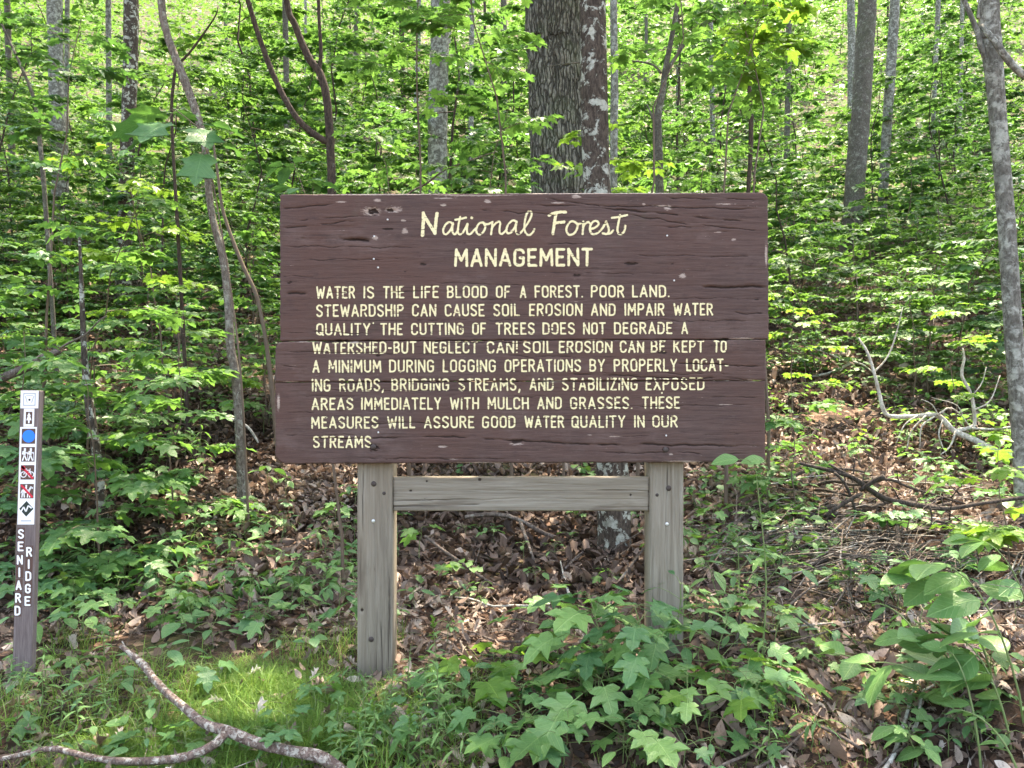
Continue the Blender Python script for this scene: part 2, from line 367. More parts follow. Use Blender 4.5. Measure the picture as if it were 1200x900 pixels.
def tube(g, pts, r, sides=6, cap=True, noise=None):
    pts = np.asarray(pts, float); n = len(pts); r = np.broadcast_to(np.asarray(r, float), (n,))
    tan = np.gradient(pts, axis=0); tan /= np.linalg.norm(tan, axis=1)[:, None]+1e-12
    ref = np.array([0, 1.0, 0]) if abs(tan[0][1]) < .9 else np.array([1.0, 0, 0])
    V = np.zeros((n, sides, 3)); ang = np.linspace(0, 2*PI, sides, endpoint=False)
    u = np.cross(tan[0], ref)
    for i in range(n):
        u = u-tan[i]*np.dot(u, tan[i]); u /= np.linalg.norm(u)+1e-12; v = np.cross(tan[i], u)
        rr = r[i]*(noise[i] if noise is not None else 1)
        V[i] = pts[i]+np.cos(ang)[:, None]*u*np.reshape(rr, (-1, 1))+np.sin(ang)[:, None]*v*np.reshape(rr, (-1, 1))
    idx = np.arange(n*sides).reshape(n, sides); a = idx[:-1]; b = np.roll(a, -1, 1); c = np.roll(idx[1:], -1, 1); d = idx[1:]
    Q = np.stack([a, b, c, d], -1).reshape(-1, 4); V = V.reshape(-1, 3); T = []
    if cap:
        V = np.vstack([V, pts[0], pts[-1]]); m = n*sides
        T = [[m, idx[0][(k+1) % sides], idx[0][k]] for k in range(sides)]+[[m+1, idx[-1][k], idx[-1][(k+1) % sides]] for k in range(sides)]
    g.add(V, T, Q)
def box_geo(g, x0, x1, y0, y1, z0, z1, bev=.003):
    xs = [x0, x0+bev, x1-bev, x1]; ys = [y0, y0+bev, y1-bev, y1]; zs = [z0, z0+bev, z1-bev, z1]
    def face(ax, val, a0, a1, b0, b1, flip):
        pts = []
        for (a_, b_) in ((a0, b0), (a1, b0), (a1, b1), (a0, b1)):
            p = [0, 0, 0]; p[ax] = val; o_ = [i for i in range(3) if i != ax]; p[o_[0]] = a_; p[o_[1]] = b_; pts.append(p)
        return pts[::-1] if flip else pts
    V = []; 
    for sx in (0, 1):
        for sy in (0, 1):
            for sz in (0, 1):
                cx, cy_, cz = (x0, x1)[sx], (y0, y1)[sy], (z0, z1)[sz]; ix = cx+(bev if sx == 0 else -bev); iy = cy_+(bev if sy == 0 else -bev); iz = cz+(bev if sz == 0 else -bev)
                V += [(cx, iy, iz), (ix, cy_, iz), (ix, iy, cz)]
    def vid(sx, sy, sz, k): return (sx*4+sy*2+sz)*3+k
    Q = []; T = []
    Q.append([vid(0, 0, 0, 0), vid(0, 0, 1, 0), vid(0, 1, 1, 0), vid(0, 1, 0, 0)]); Q.append([vid(1, 0, 0, 0), vid(1, 1, 0, 0), vid(1, 1, 1, 0), vid(1, 0, 1, 0)])
    Q.append([vid(0, 0, 0, 1), vid(1, 0, 0, 1), vid(1, 0, 1, 1), vid(0, 0, 1, 1)]); Q.append([vid(0, 1, 0, 1), vid(0, 1, 1, 1), vid(1, 1, 1, 1), vid(1, 1, 0, 1)])
    Q.append([vid(0, 0, 0, 2), vid(0, 1, 0, 2), vid(1, 1, 0, 2), vid(1, 0, 0, 2)]); Q.append([vid(0, 0, 1, 2), vid(1, 0, 1, 2), vid(1, 1, 1, 2), vid(0, 1, 1, 2)])
    for p in (0, 1):
        for q in (0, 1):
            Q.append([vid(p, q, 0, 0), vid(p, q, 1, 0), vid(p, q, 1, 1), vid(p, q, 0, 1)])
            Q.append([vid(p, 0, q, 0), vid(p, 1, q, 0), vid(p, 1, q, 2), vid(p, 0, q, 2)])
            Q.append([vid(0, p, q, 1), vid(1, p, q, 1), vid(1, p, q, 2), vid(0, p, q, 2)])
            for s_ in (0, 1): T.append([vid(p, q, s_, 0), vid(p, q, s_, 1), vid(p, q, s_, 2)])
    g.add(V, T, Q)

# ------------------------------------------------------------------ leaf templates: base at origin, blade along +Y, up +Z, blade length 1
def leaf_tpl(half, mid, fold=.18, droop=.25, petiole=.0, curl=0., wav=0.):
    """half: outline points (x>=0) from base to tip; mid: y values on the midrib"""
    V = [(0, y, 0) for y in mid]; T = []; nm = len(mid)
    for sgn in (1, -1):
        base = len(V); V += [(sgn*x, y, 0) for x, y in half]; j = 0
        for i in range(len(half)-1):
            y1 = half[i+1][1]
            T.append((j, base+i, base+i+1) if sgn > 0 else (j, base+i+1, base+i))
            while j < nm-1 and mid[j+1] <= y1+.10 and i < len(half)-2:
                T.append((j, base+i+1, j+1) if sgn > 0 else (j, j+1, base+i+1)); j += 1
        while j < nm-1:
            k = base+len(half)-1; T.append((j, k, j+1) if sgn > 0 else (j, j+1, k)); j += 1
    V = np.array(V, float); uv = V.copy()
    ax = np.abs(V[:, 0]); y = V[:, 1]
    z = fold*ax*(1-1.1*ax) - droop*y*y*.6 - .10*droop*ax + wav*np.sin(y*11+ax*9)*ax
    if curl:
        z += curl*ax*ax*2.5; V[:, 0] *= 1-.3*min(1, abs(curl))*ax/.5
    V[:, 2] = z
    if petiole:
        b = len(V); w = .012
        P_ = np.array([(-w, 0, 0), (w, 0, 0), (w, -petiole, -.03), (-w, -petiole, -.03), (0, 0, -w*2), (0, -petiole, -.03-w*2)])
        V = np.vstack([V, P_]); uv = np.vstack([uv, P_*[1, 0, 0]]); T += [(b, b+3, b+2), (b, b+2, b+1), (b, b+4, b+5), (b, b+5, b+3), (b+1, b+2, b+5), (b+1, b+5, b+4)]
        V[:, 1] += petiole
    return V, np.array(T), uv
MAPLE = [(0, 0), (.10, -.05), (.27, -.04), (.45, .07), (.36, .20), (.29, .27), (.42, .36), (.58, .60), (.42, .57), (.24, .54), (.21, .66), (.19, .80), (.08, .90), (0, 1)]
TULIP = [(0, 0), (.16, -.04), (.40, .10), (.50, .30), (.40, .38), (.34, .46), (.50, .60), (.52, .78), (.34, .74), (.20, .76), (.13, .86), (0, 1)]
OAK = [(0, 0), (.10, .10), (.22, .20), (.13, .30), (.17, .40), (.36, .50), (.22, .56), (.20, .64), (.32, .76), (.17, .80), (.10, .92), (0, 1)]
def ell(w, p, n=8, serr=0): return [(w*math.sin(PI*t**p)**.85+(serr if k % 2 else 0), t) for k, t in enumerate(np.linspace(0, 1, n)) if 0 < t < 1]
def oval(w, p=.85, n=10): return [(0, 0)]+ell(w, p, n)+[(0, 1)]
MID = [0, .3, .55, .78, 1]
TP = {
 'maple': [leaf_tpl(MAPLE, [0, .28, .52, .75, 1], f, d, .35, 0, .12) for f, d in ((.22, .25), (.10, .50), (.34, .10), (.40, .65))],
 'tulip': [leaf_tpl(TULIP, [0, .25, .5, .75, 1], f, d, .30, 0, .12) for f, d in ((.2, .3), (.1, .5))],
 'oval': [leaf_tpl(oval(.21, .8, 11), [0, .2, .4, .6, .8, 1], f, d, .08, 0, .06) for f, d in ((.35, .25), (.2, .5), (.5, .1))],
 'broad': [leaf_tpl(oval(.33, .85, 12), [0, .2, .4, .6, .8, 1], f, d, .05, 0, .05) for f, d in ((.30, .30), (.18, .6), (.45, .15))],
 'lance': [leaf_tpl(oval(.11, .8, 8), MID, f, d, .03) for f, d in ((.4, .5), (.2, .9))],
 'far': [leaf_tpl([(0, 0), (.38, .22), (.40, .58), (0, 1)], [0, .5, 1], .25, .35, 0), leaf_tpl([(0, 0), (.34, .12), (.22, .38), (.42, .62), (0, 1)], [0, .5, 1], .15, .5, 0)],
 'dead': [leaf_tpl(OAK, MID, .5, -.9, .12, .9), leaf_tpl(oval(.25, .85, 8), MID, .6, .8, .1, -.8), leaf_tpl(OAK, MID, -.6, .8, .1, -.9), leaf_tpl(oval(.3, .9, 7), MID, -.7, -1.0, .1, .4)],
 'dead_s': [leaf_tpl([(0, 0), (.26, .25), (.24, .65), (0, 1)], [0, .5, 1], .9, -.9, 0, .9), leaf_tpl([(0, 0), (.2, .15), (.32, .6), (0, 1)], [0, .5, 1], -.8, .9, 0, -.9), leaf_tpl([(0, 0), (.3, .15), (.18, .4), (.30, .7), (0, 1)], [0, .5, 1], .7, -.5, 0, .6)],
}
def tpl_mesh(kind, i, mat):
    V, T, uv = TP[kind][i]; return mesh_from(kind+'_leaf', V, [T], mat, {'luv': uv, 'tint': np.full(len(V), .5)})
LEAFM = {}
def leaf_meshes(kind, matname):
    k = (kind, matname)
    if k not in LEAFM: LEAFM[k] = [tpl_mesh(kind, i, M[matname]) for i in range(len(TP[kind]))]
    return LEAFM[k]
def rot_from(yaw, pitch, roll):
    """arrays -> (n,3,3): blade +Y points along yaw/pitch, roll about it"""
    yaw, pitch, roll = map(lambda t: np.atleast_1d(np.asarray(t, float)), (yaw, pitch, roll))
    cy_, sy = np.cos(yaw), np.sin(yaw); cp, sp = np.cos(pitch), np.sin(pitch); cr, sr = np.cos(roll), np.sin(roll)
    f = np.stack([-sy*cp, cy_*cp, sp], -1); r0 = np.stack([cy_, sy, 0*cy_], -1); u0 = np.cross(r0, f)
    r = r0*cr[:, None]+u0*sr[:, None]*-1; u = np.cross(r, f)
    return np.stack([r, f, u], -1)
def scatter(kinds, pos, yaw, pitch, roll, size, tint, rng):
    """joined leaves: returns V,T,uv,tint arrays"""
    pos = np.asarray(pos, float); N = len(pos); R = rot_from(yaw, pitch, roll); which = rng.integers(0, len(kinds), N)
    Vs, Ts, Us, Cs = [], [], [], []; off = 0
    for w, (V, T, uv) in enumerate(kinds):
        m = which == w; k = int(m.sum())
        if not k: continue
        W = np.einsum('nij,vj->nvi', R[m], V)*np.asarray(size)[m][:, None, None]+pos[m][:, None, :]
        Vs.append(W.reshape(-1, 3)); Ts.append((T[None]+(np.arange(k)*len(V))[:, None, None]).reshape(-1, 3)+off); off += k*len(V)
        ph = rng.random(k)*5
        U = np.repeat(uv[None], k, 0).copy(); U[:, :, 2] = ph[:, None]; Us.append(U.reshape(-1, 3)); Cs.append(np.repeat(np.asarray(tint)[m], len(V)))
    return np.concatenate(Vs), np.concatenate(Ts), np.concatenate(Us), np.concatenate(Cs)
def leaves_mesh(name, kind, L, matname, rng):
    """L list of (pos,yaw,pitch,roll,size,tint)"""
    A = np.array([(*l[0], *l[1:]) for l in L], float)
    V, T, U, C = scatter(TP[kind], A[:, :3], A[:, 3], A[:, 4], A[:, 5], A[:, 6], A[:, 7], rng)
    return mesh_from(name, V, [T], M[matname], {'luv': U, 'tint': C})
def leaf_part(root, kind, matname, l, rng, name='leaf'):
    ms = leaf_meshes(kind, matname); R = rot_from(l[1], l[2], l[3])[0]
    o = bpy.data.objects.new(name, ms[int(rng.integers(len(ms)))]); COL.objects.link(o)
    mt = Matrix([[R[i][j]*l[4] for j in range(3)]+[l[0][i]] for i in range(3)]+[[0, 0, 0, 1]])
    o.parent = root; o.matrix_local = mt; return o

# ------------------------------------------------------------------ growth: a woody sapling with flat layered sprays
def grow(rng, H, nbr, brlen, leaf, lean=.1, first=.25, twigs=2, lps=.55, sides=5, r0=None, droop=.15, tint=(0., 1.)):
    """returns tube list [(pts, radii)], leaves"""
    tubes, L = [], []; a = rng.random()*6.28
    npt = 9; t = np.linspace(0, 1, npt); wob = np.cumsum(rng.normal(0, .03*H, (npt, 2)), 0)*t[:, None]
    st = np.stack([np.cos(a)*lean*H*t**1.5+wob[:, 0], np.sin(a)*lean*H*t**1.5+wob[:, 1], H*t-.05], -1)
    r0 = r0 or .006+.0045*H
    tubes.append((st, r0*(1-.8*t)))
    def spray(p0, yaw, ln, depth):
        n = 6; tt = np.linspace(0, 1, n); cur = rng.normal(0, .25)
        up = rng.uniform(.05, .45)
        yw = yaw+cur*tt; dx = -np.sin(yw); dy = np.cos(yw)
        pts = np.zeros((n, 3)); pts[0] = p0; sg = ln/(n-1)
        for i in range(1, n):
            pt = up-(up+droop)*tt[i]; pts[i] = pts[i-1]+np.array([dx[i]*math.cos(pt), dy[i]*math.cos(pt), math.sin(pt)])*sg
        tubes.append((pts, max(.0016, ln*.0065)*(1-.75*tt)))
        nl = max(2, int(ln/leaf/lps)); bt = rng.uniform(*tint)
        for k in range(nl):
            f = .18+.8*(k+.5)/nl; x = f*(n-1); i = int(min(n-2, x)); p = pts[i]*(1-(x-i))+pts[i+1]*(x-i)
            for s_ in ((-1, 1) if rng.random() < .8 else (rng.choice([-1, 1]),)):
                yy = yaw+cur*f+s_*rng.uniform(.6, 1.15); L.append((p, yy, rng.normal(-.12, .22), rng.normal(0, .25), leaf*rng.uniform(.6, 1.15), float(np.clip(bt+rng.normal(0, .15), 0, 1))))
        L.append((pts[-1], yaw+cur, rng.normal(-.2, .15), rng.normal(0, .2), leaf*rng.uniform(.9, 1.2), float(np.clip(bt+.1, 0, 1))))
        if depth < twigs and ln > leaf*2.5:
            for k in range(int(rng.integers(1, 4))):
                f = rng.uniform(.25, .8); x = f*(n-1); i = int(x); p = pts[i]*(1-(x-i))+pts[i+1]*(x-i)
                spray(p, yaw+rng.choice([-1, 1])*rng.uniform(.5, .9), ln*rng.uniform(.35, .6), depth+1)
    yaw = rng.random()*6.28
    for b in range(nbr):
        f = first+(1-first)*(b+rng.random()*.6)/nbr; f = min(f, .99); x = f*(npt-1); i = int(min(npt-2, x)); p = st[i]*(1-(x-i))+st[i+1]*(x-i)
        yaw += 2.4+rng.normal(0, .35); spray(p, yaw, brlen*(1.15-.65*f)*rng.uniform(.7, 1.2), 0)
    L.append((st[-1], rng.random()*6, .2, 0, leaf, tint[1])); L.append((st[-1], rng.random()*6, -.1, 0, leaf, tint[1]))
    return tubes, L
def tubes_mesh(name, tubes, mat, sides=5):
    g = Geo()
    for pts, r in tubes: tube(g, pts, r, sides if len(g.V) == 0 else max(3, sides-2), cap=False)
    return g.mesh(name, mat)
# ------------------------------------------------------------------ ground sheet
def build_ground():
    xs = np.concatenate([np.linspace(-220, -14, 60), np.linspace(-13.8, 13.8, 240), np.linspace(14, 220, 60)])
    ys = np.concatenate([np.linspace(-60, 0, 25), np.linspace(.2, 14, 200), np.linspace(14.3, 60, 120), np.linspace(62, 250, 50)])
    X, Y = np.meshgrid(xs, ys); Z = gh(X, Y); nx, ny = len(xs), len(ys)
    idx = np.arange(nx*ny).reshape(ny, nx); Q = np.stack([idx[:-1, :-1], idx[:-1, 1:], idx[1:, 1:], idx[1:, :-1]], -1).reshape(-1, 4)
    me = mesh_from('ground', np.stack([X, Y, Z], -1).reshape(-1, 3), [Q], M['ground'])
    link('ground', me, kind='structure')
build_ground()

# ------------------------------------------------------------------ the forest sign (units: picture pixels on the board plane, 4 mm each)
YS = 3.60; PXM = YS/FPX; ROLL = .0037
def W(px, py, depth=0.):
    px = np.asarray(px, float); py = np.asarray(py, float)
    x = (px-612)*PXM; z = (384-py)*PXM
    return np.stack([x+(612-600)*PXM - z*ROLL, YS+np.broadcast_to(depth, x.shape)*1.0, z+x*ROLL+CAMZ+(450-384)*PXM], -1)
PLANKS = [(328.3, 900.8, 226.5, 398.5, -.001), (322.5, 897, 399.3, 446.6, -.004), (322, 896.5, 447.3, 542.5, 0.0)]
CRACKS = [  # x0,y0,x1,y1,width px,depth m
 (786, 336, 902, 337.5, 1.3, .009), (326, 344, 374, 342.5, 1.0, .006), (374, 342, 560, 340, .5, .002), (560, 352, 640, 351, .4, .0015), (345, 258, 470, 250, .6, .003), (560, 246, 660, 252, .6, .003), (700, 262, 820, 268, .6, .003), (330, 288, 520, 290, .5, .0025), (740, 300, 900, 302, .5, .0025), (700, 320, 790, 322, .5, .002), (500, 400.5, 620, 402, .6, .003), (380, 456, 560, 458, .4, .002), (650, 478, 890, 476, .5, .002), (420, 495, 620, 497, .5, .002), (700, 530, 880, 533, .6, .003), (330, 388, 480, 390, .5, .002), (330, 244, 400, 238, .8, .004), (330, 266, 420, 258, .7, .003), (350, 279, 436, 281, 1.2, .006), (395, 279, 436, 282, 1.6, .008),
 (620, 240, 900, 246, .7, .004), (700, 243, 880, 262, .8, .004), (730, 250, 860, 274, .7, .003), (640, 232, 760, 250, .6, .003),
 (780, 232, 895, 236, .6, .003), (640, 287, 690, 285, .6, .002), (330, 304, 480, 303, .5, .002), (330, 322, 370, 324, .5, .002),
 (600, 318, 700, 321, .5, .002), (820, 265, 890, 272, .6, .003), (330, 412, 520, 414, .6, .002), (590, 417, 700, 420, .5, .002),
 (330, 429, 360, 430, .7, .003), (790, 426, 895, 431, .9, .004), (650, 439, 890, 446, .7, .004), (700, 437, 860, 440, .5, .003),
 (328, 513, 560, 512, .9, .004), (560, 514, 700, 522, 1.0, .005), (690, 521, 896, 524, 1.0, .006), (330, 508, 420, 509, .5, .002),
 (420, 536, 600, 538, .6, .002), (600, 464, 640, 465, .5, .002), (830, 466, 890, 467, .5, .002), (350, 464, 420, 463, .4, .002),
 (350, 374, 620, 375, .4, .0015), (500, 330, 620, 334, .5, .002), (640, 375, 890, 377, .5, .002), (860, 368, 895, 369, .8, .003),
 (660, 352, 900, 350, .4, .002), (700, 512, 880, 510, .4, .002), (610, 491, 800, 493, .4, .0015), (330, 482, 450, 481, .4, .0015)]
KNOTS = [(438, 247, 8, 4, .010), (458, 246, 6, 2.5, .006), (496, 309, 6, 2, .003), (493, 300, 4, 3, .001), (740, 309.5, 9, 2.2, .005), (676, 323, 6, 2.5, .004),
 (788, 310, 3, 1, .003), (605, 518, 9, 3, .007), (437, 524, 8, 5, .006), (780, 527, 5, 3, .004), (443, 416, 3, 1.5, .004), (340, 330, 4, 2, .002), (414, 298, 3, 2, .001),
 (776, 414, 6, 2, .003), (402, 399, 12, 2.5, .006), (385, 400, 8, 2, .005), (848, 399, 12, 2, .004), (540, 284, 12, 4, .001), (886, 352, 4, 1.2, .002), (475, 318, 2, 1, .002), (455, 268, 9, 1.5, .003)]
WEARS = [(870, 398, 26, 1.6), (700, 398.5, 30, 1.0), (340, 446.5, 14, 1.4), (650, 447, 26, 1.2), (880, 446.8, 16, 1.6), (560, 542, 40, 1.2), (800, 541.5, 30, 1.4), (326, 470, 2.5, 14), (898, 300, 2, 20), (520, 232, 20, 1.0), (850, 240, 16, 1.2), (436, 247, 15, 7), (462, 245, 14, 5), (443, 234, 6, 2.5), (475, 270, 5, 5), (473, 258, 4, 2), (400, 236, 8, 1.5), (572, 236, 6, 3), (520, 240, 5, 2), (560, 229, 60, 1.2), (450, 227.5, 120, 1.1),
 (700, 227, 200, .9), (676, 231, 8, 3), (655, 238, 10, 1.5), (783, 244, 7, 4), (775, 242, 14, 1.5), (860, 282, 4, 2), (800, 324, 5, 4), (440, 278, 5, 4), (360, 399.7, 20, .9), (415, 401, 9, 1.8), (605, 520, 10, 2.4), (518, 523, 7, 2),
 (690, 510, 5, 1), (720, 512, 12, 1), (850, 475, 12, .9), (600, 270, 3, 1), (842, 273, 8, 1), (786, 533, 4, 2), (755, 240, 3, 2), (530, 538, 8, 1)]
SWELL = (375, 266.5, 40, 3.2)
def board_fields(px, py):
    px = np.asarray(px, float); py = np.asarray(py, float)
    d = (fbm(px/55, py/2.1, 4, 3)-.5)*.0016 + (fbm(px/220, py/9, 3, 6)-.5)*.003
    rot = np.zeros_like(px)
    for i, (x0, y0, x1, y1, w, dep) in enumerate(CRACKS):
        t = (px-x0)/(x1-x0); yc = y0+(y1-y0)*t+(vnoise(px/14, 0*px, i)-.5)*2.6+(vnoise(px/4, 0*px, i+50)-.5)*.8
        ww = 1.3*w*(.5+vnoise(px/9, 0*px, i+90)); win = sstep(0, .08, t)*(1-sstep(.9, 1, t))*sstep(.15, .4, vnoise(px/20, 0*px, i+130))
        k = np.exp(-((py-yc)/ww)**2)*win; d = d+dep*k; rot = np.maximum(rot, k*.75)
    for i, (x, y, rx, ry, dep) in enumerate(KNOTS):
        r = ((px-x)/rx)**2+((py-y)/ry)**2+(fbm(px/2.5, py/1.5, 3, i)-.5)*1.6; k = np.exp(-np.maximum(r, 0)*1.3); d = d+dep*k; rot = np.maximum(rot, k*1.1*(1 if dep > .0015 else .45))
    wear = np.zeros_like(px)
    for i, (x, y, rx, ry) in enumerate(WEARS):
        r = ((px-x)/rx)**2+((py-y)/ry)**2; wear = np.maximum(wear, np.exp(-r*.9)*.72)
    x, y, rx, ry = SWELL; k = sstep(1.15, .9, np.abs((px-x)/rx))*sstep(1.2, .8, np.abs((py-y)/ry)); d = d+.0018*k; rot = np.maximum(rot, .36*k)
    gr = fbm(px/30, py/1.1, 4, 21); wear = np.maximum(wear, sstep(.70, .80, gr)*.40)
    return d, rot, wear
def plank_offset(py):
    o = np.zeros_like(py)
    for (x0, x1, y0, y1, off) in PLANKS: o = np.where((py >= y0-.6) & (py <= y1+.5), off, o)
    return o
SIGN_BASE = Vector((.05, 3.72, ground_z(.05, 3.72)))
sign = thing('forest_sign', 'large brown painted plank sign about national forest management on two grey wooden posts', 'sign', SIGN_BASE)
def rel(V): return np.asarray(V)-np.array(SIGN_BASE)
plank_objs = []
for pi, (x0, x1, y0, y1, off) in enumerate(PLANKS):
    nx = int((x1-x0)/1.2); ny = int((y1-y0)/.62)
    U, Vv = np.meshgrid(np.linspace(0, 1, nx), np.linspace(0, 1, ny))
    px = x0+(x1-x0)*U; py = y0+(y1-y0)*Vv
    # ragged outline, rounded outer corners
    rag_t = (fbm(px/6, 0*px, 3, pi)-.5)*(1.3 if pi else .8); rag_b = (fbm(px/6, 0*px+9, 3, pi+5)-.5)*1.4
    py = py+rag_t*(1-Vv)**6+rag_b*Vv**6
    rag_l = (fbm(py/4, 0*py, 3, pi+9)-.5)*1.5; px = px+rag_l*(1-U)**30+rag_l[::-1]*U**30
    for (cx, cyy, sx, sy, rad) in ((x1, y0, 1, -1, 9), (x0, y0, -1, -1, 4), (x0, y1, -1, 1, 13 if pi == 2 else 3), (x1, y1, 1, 1, 4)):
        if (pi == 0 and sy < 0) or (pi == 2 and sy > 0) or (pi == 1 and sx < 0 and sy < 0):
            if pi == 1: rad = 10
            ax = (px-(cx-sx*rad))*sx; ay = (py-(cyy-sy*rad))*sy; m = (ax > 0) & (ay > 0); mx = np.maximum(ax, ay); ln = np.hypot(ax, ay)+1e-9
            k = np.where(m, mx/ln, 1); px = np.where(m, (cx-sx*rad)+sx*ax*k, px); py = np.where(m, (cyy-sy*rad)+sy*ay*k, py)
    d, rot, wear = board_fields(px, py)
    e = np.minimum(np.minimum(U*(x1-x0), (1-U)*(x1-x0)), np.minimum(Vv*(y1-y0), (1-Vv)*(y1-y0)))*PXM
    ev = np.minimum(Vv*(y1-y0), (1-Vv)*(y1-y0))
    bv = np.clip(.007-e, 0, .007); d = d+bv**2/.011*(.6+.9*vnoise(px/8, py/8, 4))
    rot = np.maximum(rot, .5*np.clip(1-ev/1.1, 0, 1)*1.0*((Vv < .5) if pi else (Vv > .5)))
    front = W(px, py, d+off).reshape(-1, 3); n = nx*ny
    bidx = np.concatenate([np.arange(nx), np.arange(1, ny)*nx+nx-1, (ny-1)*nx+np.arange(nx-2, -1, -1), np.arange(ny-2, 0, -1)*nx])
    back = front[bidx].copy(); back[:, 1] = YS+.046; back[:, 2] += np.where(bidx < nx, .0012, 0)*(pi > 0)
    idx = np.arange(n).reshape(ny, nx); Q = np.stack([idx[:-1, :-1], idx[1:, :-1], idx[1:, 1:], idx[:-1, 1:]], -1).reshape(-1, 4)
    nb = len(bidx); bi = np.arange(nb); Q2 = np.stack([bidx, np.roll(bidx, -1), n+np.roll(bi, -1), n+bi], -1)
    cen = back.mean(0); T = np.stack([n+np.roll(bi, -1), np.full(nb, n+nb), n+bi], -1)
    V = rel(np.vstack([front, back, cen[None]])); z = np.zeros(nb+1)
    me = mesh_from('plank', V, [np.vstack([Q, Q2]), T], M['sign'], {'rot': np.concatenate([rot.ravel(), z]), 'wear': np.concatenate([wear.ravel(), z+(.6 if pi == 0 else 0)])})
    o = link('plank', me, sign); plank_objs.append(o)

# stroke alphabet, unit height, given width
def arc(cx, cy_, rx, ry, a0, a1, n=8): return [(cx+rx*math.cos(math.radians(a0+(a1-a0)*k/n)), cy_+ry*math.sin(math.radians(a0+(a1-a0)*k/n))) for k in range(n+1)]
w_ = .40
def _O(w): return arc(w/2, .78, w/2, .22, 0, 180)+arc(w/2, .22, w/2, .22, 180, 360)+[(w, .78)]
def _S(w): return arc(w/2, .77, w/2, .23, 20, 180, 8)+[(.02, .66), (w*.35, .55), (w*.7, .46), (w*.98, .34)]+arc(w/2, .23, w/2, .23, 0, -160, 8)
G = {
 'A': (.44, [[(0, 0), (.22, 1), (.44, 0)], [(.07, .30), (.37, .30)]]), 'B': (.38, [[(0, 0), (0, 1), (.2, 1)]+arc(.2, .76, .16, .24, 90, -90)+[(0, .52)], [(.2, .52)]+arc(.2, .26, .18, .26, 90, -90)+[(0, 0)]]),
 'C': (w_, [arc(.2, .78, .2, .22, 0, 180)+arc(.2, .22, .2, .22, 180, 360)]), 'D': (.40, [[(0, 0), (0, 1), (.16, 1)]+arc(.16, .74, .24, .26, 90, 0)+arc(.16, .26, .24, .26, 0, -90)+[(0, 0)]]),
 'E': (.32, [[(.32, 1), (0, 1), (0, 0), (.32, 0)], [(0, .52), (.26, .52)]]), 'F': (.32, [[(.32, 1), (0, 1), (0, 0)], [(0, .52), (.26, .52)]]),
 'G': (.42, [arc(.2, .78, .2, .22, 10, 180)+arc(.2, .22, .2, .22, 180, 340)+[(.40, .48), (.24, .48)]]), 'H': (.40, [[(0, 0), (0, 1)], [(.4, 0), (.4, 1)], [(0, .52), (.4, .52)]]),
 'I': (.0, [[(0, 0), (0, 1)]]), 'J': (.3, [[(.3, 1), (.3, .2)]+arc(.15, .2, .15, .2, 0, -180)]), 'K': (.40, [[(0, 0), (0, 1)], [(.4, 1), (0, .42)], [(.13, .58), (.4, 0)]]),
 'L': (.30, [[(0, 1), (0, 0), (.30, 0)]]), 'M': (.52, [[(0, 0), (.03, 1), (.26, .32), (.49, 1), (.52, 0)]]), 'N': (.42, [[(0, 0), (0, 1), (.42, 0), (.42, 1)]]),
 'O': (.40, [_O(.40)]), 'P': (.38, [[(0, 0), (0, 1), (.2, 1)]+arc(.2, .75, .18, .25, 90, -90)+[(0, .50)]]), 'Q': (.40, [_O(.40), [(.24, .24), (.44, -.04)]]),
 'R': (.39, [[(0, 0), (0, 1), (.2, 1)]+arc(.2, .76, .17, .24, 90, -90)+[(0, .52)], [(.18, .52), (.39, 0)]]), 'S': (.38, [_S(.38)]), 'T': (.40, [[(0, 1), (.4, 1)], [(.2, 1), (.2, 0)]]),
 'U': (.40, [[(0, 1), (0, .22)]+arc(.2, .22, .2, .22, 180, 360)+[(.4, 1)]]), 'V': (.42, [[(0, 1), (.21, 0), (.42, 1)]]), 'W': (.60, [[(0, 1), (.14, 0), (.30, .8), (.46, 0), (.60, 1)]]),
 'X': (.4, [[(0, 0), (.4, 1)], [(0, 1), (.4, 0)]]), 'Y': (.40, [[(0, 1), (.2, .48), (.4, 1)], [(.2, .48), (.2, 0)]]), 'Z': (.38, [[(0, 1), (.38, 1), (0, 0), (.38, 0)]]),
 '.': (.0, [[(0, .02), (.001, .02)]]), ',': (.06, [[(.06, .05), (0, -.18)]]), '-': (.18, [[(0, .45), (.18, .45)]]), '!': (.0, [[(0, .32), (0, 1)], [(0, .02), (.001, .02)]])}
def word_strokes(word, x0, x1, ytop, ybot, sw, gap=.24, jit=.012, seed=0):
    r = random.Random(seed); h = ybot-ytop; x0 += sw/2; x1 -= sw/2; ytop += sw/2; ybot -= sw/2; h = ybot-ytop
    tot = sum(G[c][0] for c in word)+gap*(len(word)-1); sx = (x1-x0)/tot if tot > .05 else h
    if len(word) == 1: sx = min(sx, h*1.1)
    out = []; x = x0
    for c in word:
        dy = r.uniform(-jit, jit)*h; sh = r.uniform(-.03, .03)
        for st in G[c][1]:
            out.append([(x+(p[0]+sh*(p[1]-.5)*.6)*sx, ybot-p[1]*h+dy) for p in st])
        x += (G[c][0]+gap)*sx
    return out
